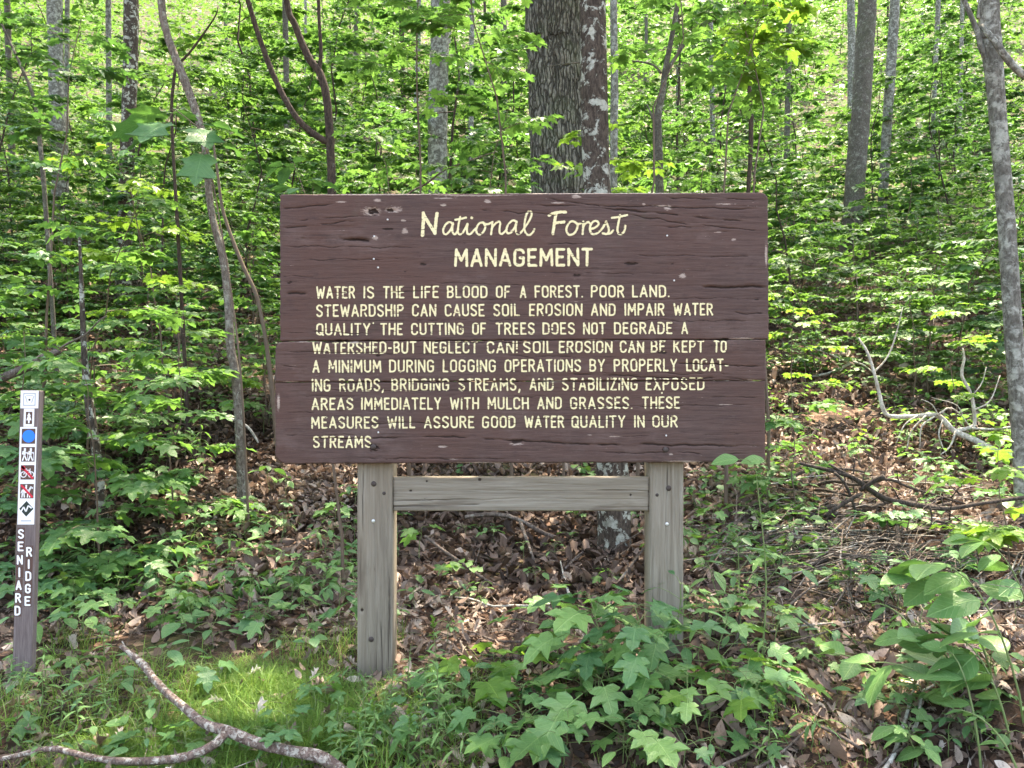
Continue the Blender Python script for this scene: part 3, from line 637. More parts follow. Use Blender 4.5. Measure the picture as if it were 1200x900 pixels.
def strokes_mesh(name, strokes, sw, mapf, mat, res=.42, rough=.12, seed=0, drop=None, th=None):
    """union of round strokes -> one flat mesh by marching squares; units px"""
    allp = np.array([p for s in strokes for p in s]); pad = sw+1
    x0, y0 = allp.min(0)-pad; x1, y1 = allp.max(0)+pad
    xs = np.arange(x0, x1, res); ys = np.arange(y0, y1, res); X, Y = np.meshgrid(xs, ys); D = np.full(X.shape, 99.)
    for s in strokes:
        s = np.array(s)
        for a_, b_ in zip(s[:-1], s[1:]):
            lo = np.minimum(a_, b_)-pad; hi = np.maximum(a_, b_)+pad
            i0, i1 = np.searchsorted(xs, [lo[0], hi[0]]); j0, j1 = np.searchsorted(ys, [lo[1], hi[1]])
            XX = X[j0:j1, i0:i1]; YY = Y[j0:j1, i0:i1]; ab = b_-a_; t = np.clip(((XX-a_[0])*ab[0]+(YY-a_[1])*ab[1])/(ab@ab+1e-9), 0, 1)
            D[j0:j1, i0:i1] = np.minimum(D[j0:j1, i0:i1], np.hypot(XX-a_[0]-t*ab[0], YY-a_[1]-t*ab[1]))
    S = D-sw/2+(fbm(X/1.6, Y/1.2, 3, seed)-.5)*rough*sw*2
    if drop is not None: S = np.maximum(S, drop(X, Y))
    verts = {}; VL = []; F3 = []; F4 = []
    def vid(key, x, y):
        if key not in verts: verts[key] = len(VL); VL.append((x, y))
        return verts[key]
    ins = S < 0; cnt = ins[:-1, :-1].astype(int)+ins[1:, :-1]+ins[:-1, 1:]+ins[1:, 1:]
    jj, ii = np.nonzero(cnt)
    for j, i in zip(jj.tolist(), ii.tolist()):
        c = [(i, j), (i+1, j), (i+1, j+1), (i, j+1)]; poly = []
        for k in range(4):
            (a0, b0), (a1, b1) = c[k], c[(k+1) % 4]; s0, s1 = S[b0, a0], S[b1, a1]
            if s0 < 0: poly.append(vid((a0, b0), xs[a0], ys[b0]))
            if (s0 < 0) != (s1 < 0):
                t = s0/(s0-s1); key = ('e',)+tuple(sorted([(a0, b0), (a1, b1)])); poly.append(vid(key, xs[a0]+(xs[a1]-xs[a0])*t, ys[b0]+(ys[b1]-ys[b0])*t))
        if len(poly) == 4: F4.append(poly)
        else:
            for k in range(1, len(poly)-1): F3.append([poly[0], poly[k], poly[k+1]])
    VL = np.array(VL)
    return mesh_from(name, mapf(VL[:, 0], VL[:, 1]), [np.array(F4, int).reshape(-1, 4)[:, ::-1], np.array(F3, int).reshape(-1, 3)[:, ::-1]], mat, smooth=True)
def on_board(px, py):
    d, _, _ = board_fields(px, py); return rel(W(px, py, np.minimum(d, .0022)+plank_offset(py)-.0011))
def board_drop(X, Y):
    _, rot, wear = board_fields(X, Y); k = np.maximum(sstep(.45, .8, rot), 0)*3-1.0
    for (x0, x1, y0, y1, off) in PLANKS[1:]: k = np.maximum(k, 1.0-np.abs(Y-y0+.5)+(fbm(X/7, Y/7, 2, 31)-.5)*4.5)
    k = np.maximum(k, (sstep(.68, .80, fbm(X/5, Y/1.1, 3, 41))*2.2-1.4))
    return k
def c1(u): return 310+u/3.871
def c2(u): return 600+u/3.871
LINES = [
 (334.6, 349.2, [('WATER', c1(235), c1(412)), ('IS', c1(450), c1(498)), ('THE', c1(538), c1(636)), ('LIFE', c1(675), c1(792)), ('BLOOD', c1(828), c1(1012)), ('OF', c1(1050), c1(1115)), ('A', c2(36), c2(66)), ('FOREST.', c2(103), c2(323)), ('POOR', c2(358), c2(510)), ('LAND.', c2(545), c2(715))], 0),
 (355.9, 370.6, [('STEWARDSHIP', c1(235), c1(632)), ('CAN', c1(670), c1(780)), ('CAUSE', c1(818), c1(998)), ('SOIL', c1(1038), c1(1158)), ('EROSION', c2(78), c2(320)), ('AND', c2(358), c2(470)), ('IMPAIR', c2(510), c2(692)), ('WATER', c2(732), c2(912))], 0),
 (378.0, 392.3, [('QUALITY', c1(235), c1(480)), ('THE', c1(525), c1(628)), ('CUTTING', c1(665), c1(905)), ('OF', c1(942), c1(1005)), ('TREES', c1(1048), c2(103)), ('DOES', c2(138), c2(285)), ('NOT', c2(322), c2(425)), ('DEGRADE', c2(462), c2(727)), ('A', c2(767), c2(799))], 0),
 (399.6, 414.0, [('WATERSHED-BUT', c1(218), c1(690)), ('NEGLECT', c1(722), c1(968)), ('CAN!', c1(1008), c1(1148)), ('SOIL', c2(50), c2(185)), ('EROSION', c2(212), c2(455)), ('CAN', c2(488), c2(598)), ('BE', c2(628), c2(695)), ('KEPT', c2(730), c2(870)), ('TO', c2(912), c2(972))], 1),
 (421.0, 436.0, [('A', c1(218), c1(252)), ('MINIMUM', c1(290), c1(530)), ('DURING', c1(565), c1(770)), ('LOGGING', c1(808), c1(1050)), ('OPERATIONS', c1(1088), c2(312)), ('BY', c2(350), c2(420)), ('PROPERLY', c2(460), c2(748)), ('LOCAT-', c2(788), c2(982))], 1),
 (443.0, 458.0, [('ING', c1(214), c1(300)), ('ROADS,', c1(338), c1(542)), ('BRIDGING', c1(575), c1(838)), ('STREAMS,', c1(878), c2(37)), ('AND', c2(78), c2(188)), ('STABILIZING', c2(225), c2(570)), ('EXPOSED', c2(605), c2(872))], 2),
 (465.2, 479.7, [('AREAS', c1(212), c1(402)), ('IMMEDIATELY', c1(437), c1(800)), ('WITH', c1(840), c1(972)), ('MULCH', c1(1010), c2(75)), ('AND', c2(113), c2(225)), ('GRASSES.', c2(262), c2(545)), ('THESE', c2(588), c2(760))], 2),
 (487.2, 501.6, [('MEASURES', c1(210), c1(515)), ('WILL', c1(555), c1(682)), ('ASSURE', c1(722), c1(950)), ('GOOD', c1(985), c2(14)), ('WATER', c2(55), c2(235)), ('QUALITY', c2(268), c2(512)), ('IN', c2(552), c2(600)), ('OUR', c2(635), c2(750))], 2),
 (510.0, 524.3, [('STREAMS.', c1(218), c1(497))], 2)]
for li, (yt, yb, words, pl) in enumerate(LINES):
    for wi, (wd, xa, xb) in enumerate(words):
        st = word_strokes(wd, xa, xb, yt, yb, 2.0, seed=li*20+wi)
        if (li, wi) == (2, 0): st.append([(437.5, 378), (437.6, 378)])
        if (li, wi) == (6, 6): st.append([(775.3, 461), (775.4, 461)])
        link('lettering', strokes_mesh('lettering', st, 2.0, on_board, M['letter'], seed=li, drop=board_drop, res=.5), plank_objs[pl])
st = word_strokes('MANAGEMENT', 532.6, 695, 290.8, 312.6, 3.2, gap=.22, seed=5)
link('lettering', strokes_mesh('lettering', st, 3.2, on_board, M['letter'], seed=50, drop=board_drop, res=.5), plank_objs[0])
SCRIPT = [ # hand-lettered title, in a local drawing grid
 (17, [[(74, 64), (73, 120), (69, 180)], [(74, 70), (104, 120), (134, 168)], [(145, 66), (138, 120), (134, 170)]]),
 (10.5, [[(226, 120), (210, 111), (190, 124), (177, 152), (183, 174), (200, 170), (218, 146), (229, 118), (224, 150), (232, 174), (244, 170), (256, 148)],
   [(266, 84), (258, 120), (253, 156), (260, 175), (276, 170), (290, 148), (304, 120), (300, 150), (304, 172), (318, 174), (336, 156), (352, 140)], [(241, 99), (268, 95), (297, 88)],
   [(384, 114), (366, 118), (351, 142), (352, 168), (368, 177), (388, 160), (396, 134), (384, 114), (396, 122), (412, 122), (432, 112)],
   [(434, 111), (431, 140), (426, 176)], [(429, 146), (446, 122), (466, 110), (474, 118), (470, 148), (472, 170), (486, 172), (508, 150)],
   [(558, 110), (540, 104), (520, 120), (506, 148), (512, 170), (530, 166), (548, 142), (560, 110), (554, 148), (562, 174), (580, 168), (602, 140), (626, 104), (638, 72), (630, 56), (614, 66), (603, 104), (600, 144), (608, 172), (626, 180), (642, 168), (652, 150)]]),
 (14, [[(325, 89), (327, 90)]]),
 (15, [[(764, 70), (756, 120), (748, 174)], [(729, 79), (750, 68), (784, 62), (814, 61)], [(754, 119), (780, 116), (806, 113)]]),
 (11, [[(862, 113), (844, 110), (826, 128), (818, 156), (830, 178), (852, 176), (870, 156), (876, 130), (862, 113), (880, 124), (898, 118)],
   [(906, 112), (905, 144), (903, 176)], [(904, 146), (914, 124), (932, 114), (940, 120)], [(940, 150), (964, 144), (986, 126), (978, 110), (958, 112), (942, 136), (944, 166), (960, 178), (984, 168), (1006, 146), (1026, 112)],
   [(1026, 112), (1034, 134), (1040, 158), (1028, 176), (1008, 172)], [(1030, 176), (1048, 172), (1062, 158)],
   [(1098, 78), (1090, 116), (1084, 152), (1090, 174), (1106, 176), (1120, 160), (1125, 134)], [(1056, 92), (1090, 88), (1134, 78)]])]
gsm = None
for gi, (sw, sts) in enumerate(SCRIPT):
    st = []
    for s in sts:
        c = catmull([(x, y, 0) for x, y in s], max(4, len(s)*5)); st.append([(480+p[0]/4.444, 235+p[1]/4.444) for p in c])
    link('lettering', strokes_mesh('lettering', st, sw/4.444, on_board, M['letter'], res=.42, seed=70+gi, drop=board_drop), plank_objs[0])

def disc(g, c, r, h, n=12, axis=-1):
    """dome headed bolt facing -Y"""
    V = []; rings = [(1.0, 0), (1.0, h*.45), (.7, h*.85), (.25, h)]
    for (k, d) in rings: V += [(c[0]+r*k*math.cos(2*PI*i/n), c[1]-d, c[2]+r*k*math.sin(2*PI*i/n)) for i in range(n)]
    V.append((c[0], c[1]-h, c[2])); Q = []; T = []
    for k in range(3):
        for i in range(n): Q.append([k*n+i, (k+1)*n+i, (k+1)*n+(i+1) % n, k*n+(i+1) % n])
    for i in range(n): T.append([3*n+i, 4*n, 3*n+(i+1) % n])
    g.add(V, T, Q)
def bolt(px, py, Y, r, mat, parent, base=SIGN_BASE, h=.006):
    p = P(px, py, Y); g = Geo(); disc(g, p-base, r, h); link('bolt', g.mesh('bolt', M[mat]), parent)
for (px, py) in ((438.5, 303), (443.5, 313), (439, 276.5), (782, 277), (790, 329.5), (443, 506), (780, 511), (454.8, 257)): 
    g = Geo(); c = rel(W(np.array([px]), np.array([py]), -.003))[0]; disc(g, c, .0045, .003); link('nail_head', g.mesh('nail_head', M['bolt_bright']), sign)
for (px, py) in ((779.5, 527.5), (437, 523)):
    g = Geo(); c = rel(W(np.array([px]), np.array([py]), 0))[0]; disc(g, c, .013, .006); link('bolt', g.mesh('bolt', M['bolt']), sign)
# posts and rail
def wood_prism(name, x0, x1, y0, y1, z0, z1, vert, mat, knots=()):
    """beam with grooved, slightly bowed weathered front face"""
    n1 = int((x1-x0)/.0035) if vert else int((x1-x0)/.008); n2 = int((z1-z0)/.008) if vert else int((z1-z0)/.0035)
    U, Vv = np.meshgrid(np.linspace(0, 1, n1), np.linspace(0, 1, n2)); X = x0+(x1-x0)*U; Z = z0+(z1-z0)*Vv
    along, across = (Z, X) if vert else (X, Z)
    d = (fbm(across*48, along*1.6, 5, 13)-.5)*.0032
    for k in range(5 if vert else 4):
        c = (x0+(x1-x0)*(.12+.19*k)) if vert else (z0+(z1-z0)*(.15+.22*k)); cc = c+(fbm(along*3, 0*along+k, 3, 15+k)-.5)*.03
        win = sstep(.42, .6, vnoise(along*3.1, 0*along, 17+k)); d += .005*np.exp(-((across-cc)/.0022)**2)*win
    rot = np.zeros_like(d)
    for (kx, kz, r_) in knots:
        kk = np.exp(-(((X-kx)/r_)**2+((Z-kz)/r_)**2)*1.5); d += kk*.006; rot = np.maximum(rot, kk)
    e = np.minimum(np.minimum(U, 1-U)*(x1-x0), np.minimum(Vv, 1-Vv)*(z1-z0)); b = np.clip(.007-e, 0, .007); d += b*b/.010
    X = X+(fbm(Z*4, Z*0, 3, 19)-.5)*.004
    front = np.stack([X, y0+d, Z], -1).reshape(-1, 3); nx, ny = n1, n2; n = nx*ny
    idx = np.arange(n).reshape(ny, nx); Q = np.stack([idx[:-1, :-1], idx[:-1, 1:], idx[1:, 1:], idx[1:, :-1]], -1).reshape(-1, 4)
    bidx = np.concatenate([np.arange(nx), np.arange(1, ny)*nx+nx-1, (ny-1)*nx+np.arange(nx-2, -1, -1), np.arange(ny-2, 0, -1)*nx])
    back = front[bidx].copy(); back[:, 1] = y1; nb = len(bidx); bi = np.arange(nb); Q2 = np.stack([np.roll(bidx, -1), bidx, n+bi, n+np.roll(bi, -1)], -1)
    T = np.stack([n+bi, np.full(nb, n+nb), n+np.roll(bi, -1)], -1)
    V = rel(np.vstack([front, back, back.mean(0)[None]]))
    return link(name, mesh_from(name, V, [np.vstack([Q, Q2]), T], mat, {'rot': np.concatenate([rot.ravel(), np.zeros(nb+1)])}), sign)
YP = 3.655
def pz(py, Y): return CAMZ+(450-py)/FPX*Y
def pxw(px, Y): return (px-600)/FPX*Y
lp = wood_prism('post', pxw(418.5, YP), pxw(459.5, YP), YP, YP+.15, ground_z(-.67, YP)-.3, pz(250, YP), True, M['wood_v'], [(pxw(424, YP), pz(715, YP), .012)])
rp = wood_prism('post', pxw(761.5, YP), pxw(801, YP), YP, YP+.15, ground_z(.75, YP)-.3, pz(250, YP), True, M['wood_v'])
YR = YP+.012
wood_prism('rail', pxw(460.2, YR), pxw(760.8, YR), YR, YR+.048, pz(599, YR), pz(559.3, YR), False, M['wood_h'], [(pxw(500, YR), pz(564, YR), .008), (pxw(481, YR), pz(575, YR), .009), (pxw(497, YR), pz(585, YR), .006), (pxw(739, YR), pz(580, YR), .009), (pxw(562, YR), pz(562, YR), .012)])
for (px, py, m_) in ((438, 567, 'bolt'), (437.5, 610.5, 'bolt_bright'), (435, 749, 'bolt'), (783.5, 572, 'bolt'), (781.5, 614, 'bolt_bright')):
    bolt(px, py, YP+.001, .013 if m_ == 'bolt' else .0085, m_, sign)
for (px, py) in ((450, 578), (770, 580)): bolt(px, py, YP+.001, .008, 'bolt', sign)

# ------------------------------------------------------------------ trail marker post with decals
MB_ = P(25.5, 800, 3.6); MB_.z = ground_z(MB_.x, 3.6)
mk = thing('trail_marker', 'narrow brown trail marker post with white decals and a blue dot beside the path', 'marker post', MB_)
mk.rotation_euler = (0, math.radians(1.65), 0)
def mloc(px, py, d=0.):
    """picture pixel on the marker -> local coordinates of the leaning post"""
    px = np.asarray(px, float); py = np.asarray(py, float); th = math.radians(1.65)
    x = (px-600)/FPX*3.6-MB_.x; z = CAMZ+(450-py)/FPX*3.6-MB_.z
    return np.stack([x*math.cos(th)-z*math.sin(th), -np.full(x.shape, d), x*math.sin(th)+z*math.cos(th)], -1)
g = Geo(); l0 = mloc(14, 790)[0]; l1 = mloc(37, 790)[0]; ztop = mloc(35, 457.5)[2]
cx = (mloc(25.3, 795)[0]+mloc(35.0, 460)[0])/2; hw = .0455
box_geo(g, cx-hw, cx+hw, 0, .034, -.35, ztop, .003)
link('post', g.mesh('post', M['marker'], smooth=False), mk)
def decal(name, pts_or_polys, mat, lvl, parent=None):
    """flat shapes given as px polygons about the marker axis: x offset from axis, y picture row"""
    g = Geo()
    for poly in pts_or_polys:
        ys = np.array([p[1] for p in poly], float); ax = 25.3+9.7*(795-ys)/335; xs = np.array([p[0] for p in poly], float)+ax
        L = mloc(xs, ys, .0006+.0005*lvl); n = len(poly); c = L.mean(0); V = np.vstack([L, c]); T = [[i, (i+1) % n, n] for i in range(n)]
        g.add(V, T)
    return link(name, g.mesh(name, M[mat], smooth=False), parent or mk)
def rc(x0, x1, y0, y1): return [(x0, y0), (x1, y0), (x1, y1), (x0, y1)]
def circ(cx, cy_, r, n=18): return [(cx+r*math.cos(2*PI*k/n), cy_+r*math.sin(2*PI*k/n)) for k in range(n)]
def seg(x0, y0, x1, y1, w):
    dx, dy = x1-x0, y1-y0; l = math.hypot(dx, dy); nx_, ny_ = -dy/l*w/2, dx/l*w/2
    return [(x0+nx_, y0+ny_), (x1+nx_, y1+ny_), (x1-nx_, y1-ny_), (x0-nx_, y0-ny_)]
def ringp(cx, cy_, r, w, n=14): return [seg(cx+r*math.cos(2*PI*k/n), cy_+r*math.sin(2*PI*k/n), cx+r*math.cos(2*PI*(k+1.05)/n), cy_+r*math.sin(2*PI*(k+1.05)/n), w) for k in range(n)]
d0 = decal('decal', [rc(-10.6, 10.4, 457.8, 478.5)], 'st_white', 0)
decal('emblem', [rc(-7.5, 7.2, 460.5, 461.8), rc(-7.5, 7.2, 474.3, 475.6), rc(-7.5, -6.3, 461.8, 474.3), rc(6.0, 7.2, 461.8, 474.3)]+[seg(-5, 464, -2.5, 472, 1), seg(5, 464, 2.5, 472, 1), seg(-4, 463.5, 4, 463.5, .8)], 'st_grey', 1, d0)
decal('emblem', [circ(0, 468.5, 1.3, 8)], 'st_black', 2, d0)
d1 = decal('decal', [rc(-6.3, 6.0, 478.9, 500)], 'st_white', 0)
decal('pictogram', [rc(-3.8, 3.8, 482.5, 497)], 'st_brown', 1, d1)
decal('pictogram', [[(0, 483.3), (2.2, 487.5), (1.2, 487.5), (3, 492.5), (-3, 492.5), (-1.2, 487.5), (-2.2, 487.5)], rc(-.9, .9, 492.5, 496)], 'st_white', 2, d1)
d2 = decal('decal', [rc(-10.1, 9.6, 500.4, 614.6)], 'st_white', 0)
decal('pictogram', [rc(-8, 8, 502.3, 520)], 'st_brown', 1, d2); decal('pictogram', [circ(.4, 511.2, 7.4, 24)], 'st_blue', 2, d2)
decal('pictogram', [rc(-8, 8, 523.8, 541)], 'st_brown', 1, d2)
hk = []
for ox in (-3.6, 3.4): hk += [circ(ox, 526.3, 1.4, 8), seg(ox, 527.5, ox-.4, 533.5, 2.6), seg(ox-.4, 533, ox-2.6, 540, 1.5), seg(ox-.4, 533, ox+2.4, 539.8, 1.5), seg(ox, 529, ox+3.2, 531.5, 1.1), seg(ox-1.6, 528.5, ox-2.6, 532.5, 1.8), seg(ox+3.3, 529.5, ox+3.6, 539.5, .6)]
decal('pictogram', hk, 'st_white', 2, d2)
decal('pictogram', [rc(-8, 8, 545, 562)], 'st_brown', 1, d2)
decal('pictogram', ringp(-4.4, 556, 3.2, 1.1)+ringp(4.4, 556, 3.2, 1.1)+[seg(-4.4, 556, -1.5, 551, 1), seg(-1.5, 551, 3, 551, 1), seg(3, 551, 4.4, 556, 1), seg(-1.5, 551, 0, 556, 1), seg(0, 556, 3, 551, 1), seg(3, 551, 3.2, 549, .9), seg(-2.6, 549.6, -.6, 549.6, .9)], 'st_white', 2, d2)
decal('pictogram', [seg(-6.8, 546.3, 6.8, 560.7, 2.6), circ(-5, 548, 2.6)], 'st_red', 3, d2)
decal('pictogram', [rc(-8, 8, 567, 584)], 'st_brown', 1, d2)
decal('pictogram', [rc(-5.2, 3.2, 573.6, 577.6), seg(-4.8, 576, -5.6, 583, 1.4), seg(-3.4, 577, -2.6, 583, 1.4), seg(1.4, 577, .8, 583, 1.4), seg(2.8, 577, 3.6, 583, 1.4), seg(2.6, 575, 5, 570, 2.0), seg(4.6, 570.3, 6.9, 572.4, 1.7), seg(-5.2, 574, -6.8, 578, 1.0), seg(-1, 574, -.8, 569.8, 1.8), circ(-.8, 568.9, 1.1, 8)], 'st_white', 2, d2)
decal('pictogram', [seg(-6.8, 568.3, 6.8, 582.7, 2.6)], 'st_red', 3, d2)
decal('emblem', [[(0, 587), (8.4, 596.2), (0, 605.4), (-8.4, 596.2)]], 'st_black', 1, d2)
decal('emblem', [seg(-6.4, 600, -3.2, 594, 1.6), seg(-3.2, 594, -.4, 599.6, 1.6), seg(-.4, 599.6, 2.2, 592.4, 1.6), seg(2.2, 592.4, 6.2, 595.5, 1.6)], 'st_white', 2, d2)
decal('fine_print', [rc(-6, 6, 609.6, 611)], 'st_grey', 1, d2)
def mk_letter(ch, cx, cy_, lvl0=0):
    off = cx-(25.3+9.7*(795-cy_)/335); bk = decal('letter_tile', [rc(off-4.4, off+4.4, cy_-7.3, cy_+7.0)], 'st_brown', 0)
    w, sts = G[ch]; h = 9.4; wd = 5.0
    S = [[((p[0]/max(w, .3)-(.5 if w else 0))*wd*(1 if w else 1), -(p[1]-.5)*h) for p in s] for s in sts]
    def mp(x, y): return mloc(x+cx, y+cy_, .0022)
    link('letter', strokes_mesh('letter', S, 2.1, mp, M['st_white'], res=.45, rough=.02), bk)
for ch, x, y in (('S', 24.9, 625.6), ('E', 24.5, 640.2), ('N', 23.6, 655.9), ('I', 23.0, 670.6), ('A', 22.2, 685.6), ('R', 21.6, 700.6), ('D', 20.8, 715.4), ('R', 34.5, 646.6), ('I', 34, 660.9), ('D', 33.5, 675), ('G', 33.1, 689.6), ('E', 32.6, 704.2)):
    mk_letter(ch, x, y)
# ------------------------------------------------------------------ trees: trunk along picture points at a distance, crown overhead
rng = np.random.default_rng(11)
def trunk_geo(g, pts, radii, sides=18, step=.08, rough=.06, flare=0., seed=0, furrow=0.):
    q = np.hstack([np.array(pts, float), np.array(radii, float)[:, None]])
    ln = np.linalg.norm(np.diff(q[:, :3], axis=0), axis=1).sum(); n = int(min(420, max(8, ln/step)))
    c = catmull(q, n); s = np.linspace(0, ln, n); ang = np.linspace(0, 2*PI, sides, endpoint=False)
    A, S = np.meshgrid(ang, s); nz = 1+(fbm(np.cos(A)*1.6+9, S*1.3+np.sin(A)*1.6, 3, seed)-.5)*rough*2.4+(fbm(np.cos(A)*5+9+np.sin(A)*5, S*9, 2, seed+4)-.5)*rough
    if furrow:
        rd = np.abs(fbm(A*7/PI*2+1.5*(vnoise(S*1.7, A*1.2, 5)-.5), S*1.5+3*vnoise(A*3, S*.6, 7), 3, 8)-.5)*2; nz = nz*(1-furrow*(1-np.minimum(1, rd*4.5)))+(fbm(A*20, S*14, 2, 3)-.5)*furrow*.6
    if flare: nz = nz*(1+flare*np.exp(-np.maximum(S-.25, 0)/.16)*(1+.35*np.sin(A*4+seed)))
    tube(g, c[:, :3], c[:, 3], sides, True, nz)
# crown meshes, shared
def crown_data(seed, R, H, nclump, per, leaf, tint):
    r = np.random.default_rng(seed); L = []; g = Geo()
    tube(g, [(0, 0, .1), (0, .05, H*.5), (.1, 0, H*.93)], [.05, .045, .015], 7)
    for k in range(nclump):
        zf = r.random()**.8; z = H*zf; rr = R*math.sin(PI*min(.98, .18+.8*zf))**.7*math.sqrt(r.uniform(.08, 1)); a = r.random()*6.28
        c = np.array([rr*math.cos(a), rr*math.sin(a), z]); st = np.array([0, 0, max(-.4, z-rr*.55)])
        if k % 2 == 0:
            mid = (c+st)/2+r.normal(0, .12, 3); tube(g, catmull([st, mid, c], 5), np.linspace(.035, .006, 5), 4, False)
        cr = r.uniform(.45, .95); n = int(per*cr); bt = r.uniform(*tint)
        p = c+r.normal(0, 1, (n, 3))*[cr*.48, cr*.48, cr*.14]
        for q in p: L.append((q, r.random()*6.28, r.normal(-.15, .3), r.normal(0, .35), leaf*r.uniform(.7, 1.2), float(np.clip(bt+r.normal(0, .12), 0, 1))))
    return g, L
CROWNS = []
for i, (R_, H_, nc, per) in enumerate(((2.9, 4.6, 44, 42), (2.3, 5.2, 38, 42), (3.4, 4.2, 50, 42))):
    g, L = crown_data(100+i, R_, H_, nc, per, .17, (.1, .8))
    CROWNS.append((g.mesh('limbs', M['bark_dark']), leaves_mesh('crown', 'far', L, 'canopy', rng)))
SMALLC = []
for i in range(3):
    g, L = crown_data(200+i, 1.5, 2.4, 26, 60, .11, (.2, 1))
    SMALLC.append((g.mesh('limbs', M['bark_dark']), leaves_mesh('crown', 'far', L, 'leaf_far', rng)))
def add_crown(root, base, at, k, scale, small=False, rz=None):
    lm, cm = (SMALLC if small else CROWNS)[k % 3]; rz = rng.random()*6.28 if rz is None else rz
    loc = Vector(at)-Vector(base)
    c = link('crown', cm, root, loc, (0, 0, rz), scale); c['kind'] = 'stuff'
    link('limbs', lm, root, loc, (0, 0, rz), scale)
def pix_tree(label, pix, Y, wpx, mat, cat='tree', name='tree', group=None, height=14, crown=(0, 1.0), sides=16, branches=(), furrow=0., sink=.3, rough=.06, flare=.25, small=False, base_y=None, step=.08):
    """pix: picture points from the top of the frame downwards to the foot, wpx: widths in pixels"""
    foot = pix[-1]; top = pix[0]
    pts = [P(x, y, Y) for x, y in pix[::-1]]; gz = ground_z(pts[0].x, Y)
    f = pts[0].copy()
    if gz < f.z: d = (pts[0]-pts[1]); d = d/max(1e-3, abs(d.z)); f = pts[0]+d*(f.z-gz)
    base = Vector((f.x, Y, ground_z(f.x, Y)))
    chain = []
    if f.z < pts[0].z-.02: chain.append(Vector((f.x, Y, base.z-sink)))
    else: chain.append(Vector((f.x, Y, min(base.z, f.z)-sink)))
    chain += pts
    kx = math.cos(math.atan(abs(pix[len(pix)//2][0]-600)/FPX)); r = [w*kx/FPX*Y/2 for w in wpx[::-1]]; r = [r[0]]+r
    # carry on above the frame
    d = (chain[-1]-chain[-2]).normalized(); zt = base.z+height
    if chain[-1].z < zt:
        d = (d*.5+Vector((0, 0, 1))*.7).normalized(); e = chain[-1]+d*(zt-chain[-1].z); m = (chain[-1]+e)/2
        r0 = r[-1]; chain += [m, e]; r += [r0*.75, r0*.4]
    root = thing(name, label, cat, base, group)
    g = Geo(); trunk_geo(g, [c-base for c in chain], r, sides, step, rough, flare, int(pix[0][0]), furrow)
    link('trunk', g.mesh('trunk', M[mat]), root)
    for bp in branches:
        bpix, bw = bp[0], bp[1]; bY = bp[2] if len(bp) > 2 else [Y]*len(bpix)
        g = Geo(); bpts = [P(x, y, yy)-base for (x, y), yy in zip(bpix, bY)]; br = [w/FPX*Y/2 for w in bw]
        trunk_geo(g, bpts, br, 9, .06, .05, 0, 3); link('branch', g.mesh('branch', M[mat]), root)
    if crown: add_crown(root, base, chain[-1]-Vector((0, 0, height*.05+ (1.2 if small else 3.2)*crown[1])), crown[0], crown[1], small)
    return root, base

pix_tree('tree with dark bark and pale lichen blotches rising right behind the middle of the sign', [(694, -10), (695, 60), (697, 140), (700, 225), (708, 380), (717, 540), (720, 640), (720, 688)], 5.5, [31, 31, 32, 32, 35, 37, 39, 42], 'bark_lichen', height=9.5, crown=(0, .95), sides=28, step=.035)
pix_tree('thickest trunk with deeply furrowed grey bark behind the top of the sign', [(650, -10), (653, 60), (657, 140), (660, 225), (662, 330)], 9.5, [70, 71, 73, 75, 80], 'bark_furrow', height=17, crown=(2, 1.0), sides=150, step=.045, rough=.05, furrow=.075)
pix_tree('pale blotched trunk half hidden behind the lichen covered tree', [(719, -10), (720, 100), (719, 200), (719, 300)], 14, [8, 9, 9, 10], 'bark_pale', height=13, crown=(1, 1.2))
pix_tree('leaning slender tree with pinkish grey bark left of the sign, rooted in the dead leaves', [(188, -12), (196, 40), (210, 78), (224, 115), (238, 160), (243, 200), (248, 250), (262, 305), (268, 360), (270, 405), (276, 440), (281, 500), (284, 560), (286, 586)], 6.4, [9, 9, 10, 10, 9, 9, 9, 10, 10, 11, 11, 12, 12, 14], 'bark_pinkgrey', height=8, crown=(1, .8), sides=14, rough=.12, flare=.5, step=.04)
pix_tree('dark slim tree forking into curved stems above the left half of the sign', [(334, -12), (346, 30), (362, 68), (374, 84), (382, 110), (386, 150), (388, 190), (389, 225), (390, 330)], 8.0, [7, 8, 9, 9, 10, 10, 10, 10, 11], 'bark_dark', height=8.5, crown=(0, .5), sides=12, step=.05,
  branches=[([(387, 168), (372, 160), (352, 143), (335, 118), (318, 82), (302, 38), (287, -12), (276, -60)], [8, 8, 7.5, 7, 6.5, 6, 5.5, 4]), ([(374, 86), (376, 60), (374, 25), (373, -12), (372, -60)], [5, 4.5, 4, 4, 3])])
pix_tree('slender young tree with two forked limbs above the right half of the sign', [(795, -12), (792, 15), (786, 50), (780, 80), (776, 110), (771, 135), (772, 180), (773, 225), (776, 320)], 8.6, [5, 5.5, 6, 7, 8, 9, 9.5, 10, 11], 'bark_grey', height=7.5, crown=(2, .5), sides=12, step=.05,
  branches=[([(778, 88), (786, 76), (800, 55), (812, 38), (835, 24), (870, 12), (900, 6)], [5, 4.5, 4, 3.5, 3, 2.5, 1.5]), ([(775, 86), (765, 76), (745, 72), (712, 72), (670, 74), (640, 78)], [3, 2.5, 2.2, 2, 1.6, 1]), ([(770, 150), (764, 136), (758, 122)], [4, 3, 1.5])])
pix_tree('thin dark straight sapling behind the right end of the sign', [(872, -12), (874, 50), (877, 90), (880, 140), (879, 190), (877, 225), (876, 330)], 9.5, [4, 4.5, 5, 6, 5.5, 5.5, 6], 'bark_dark', height=7, crown=(1, .6), sides=8, small=True)
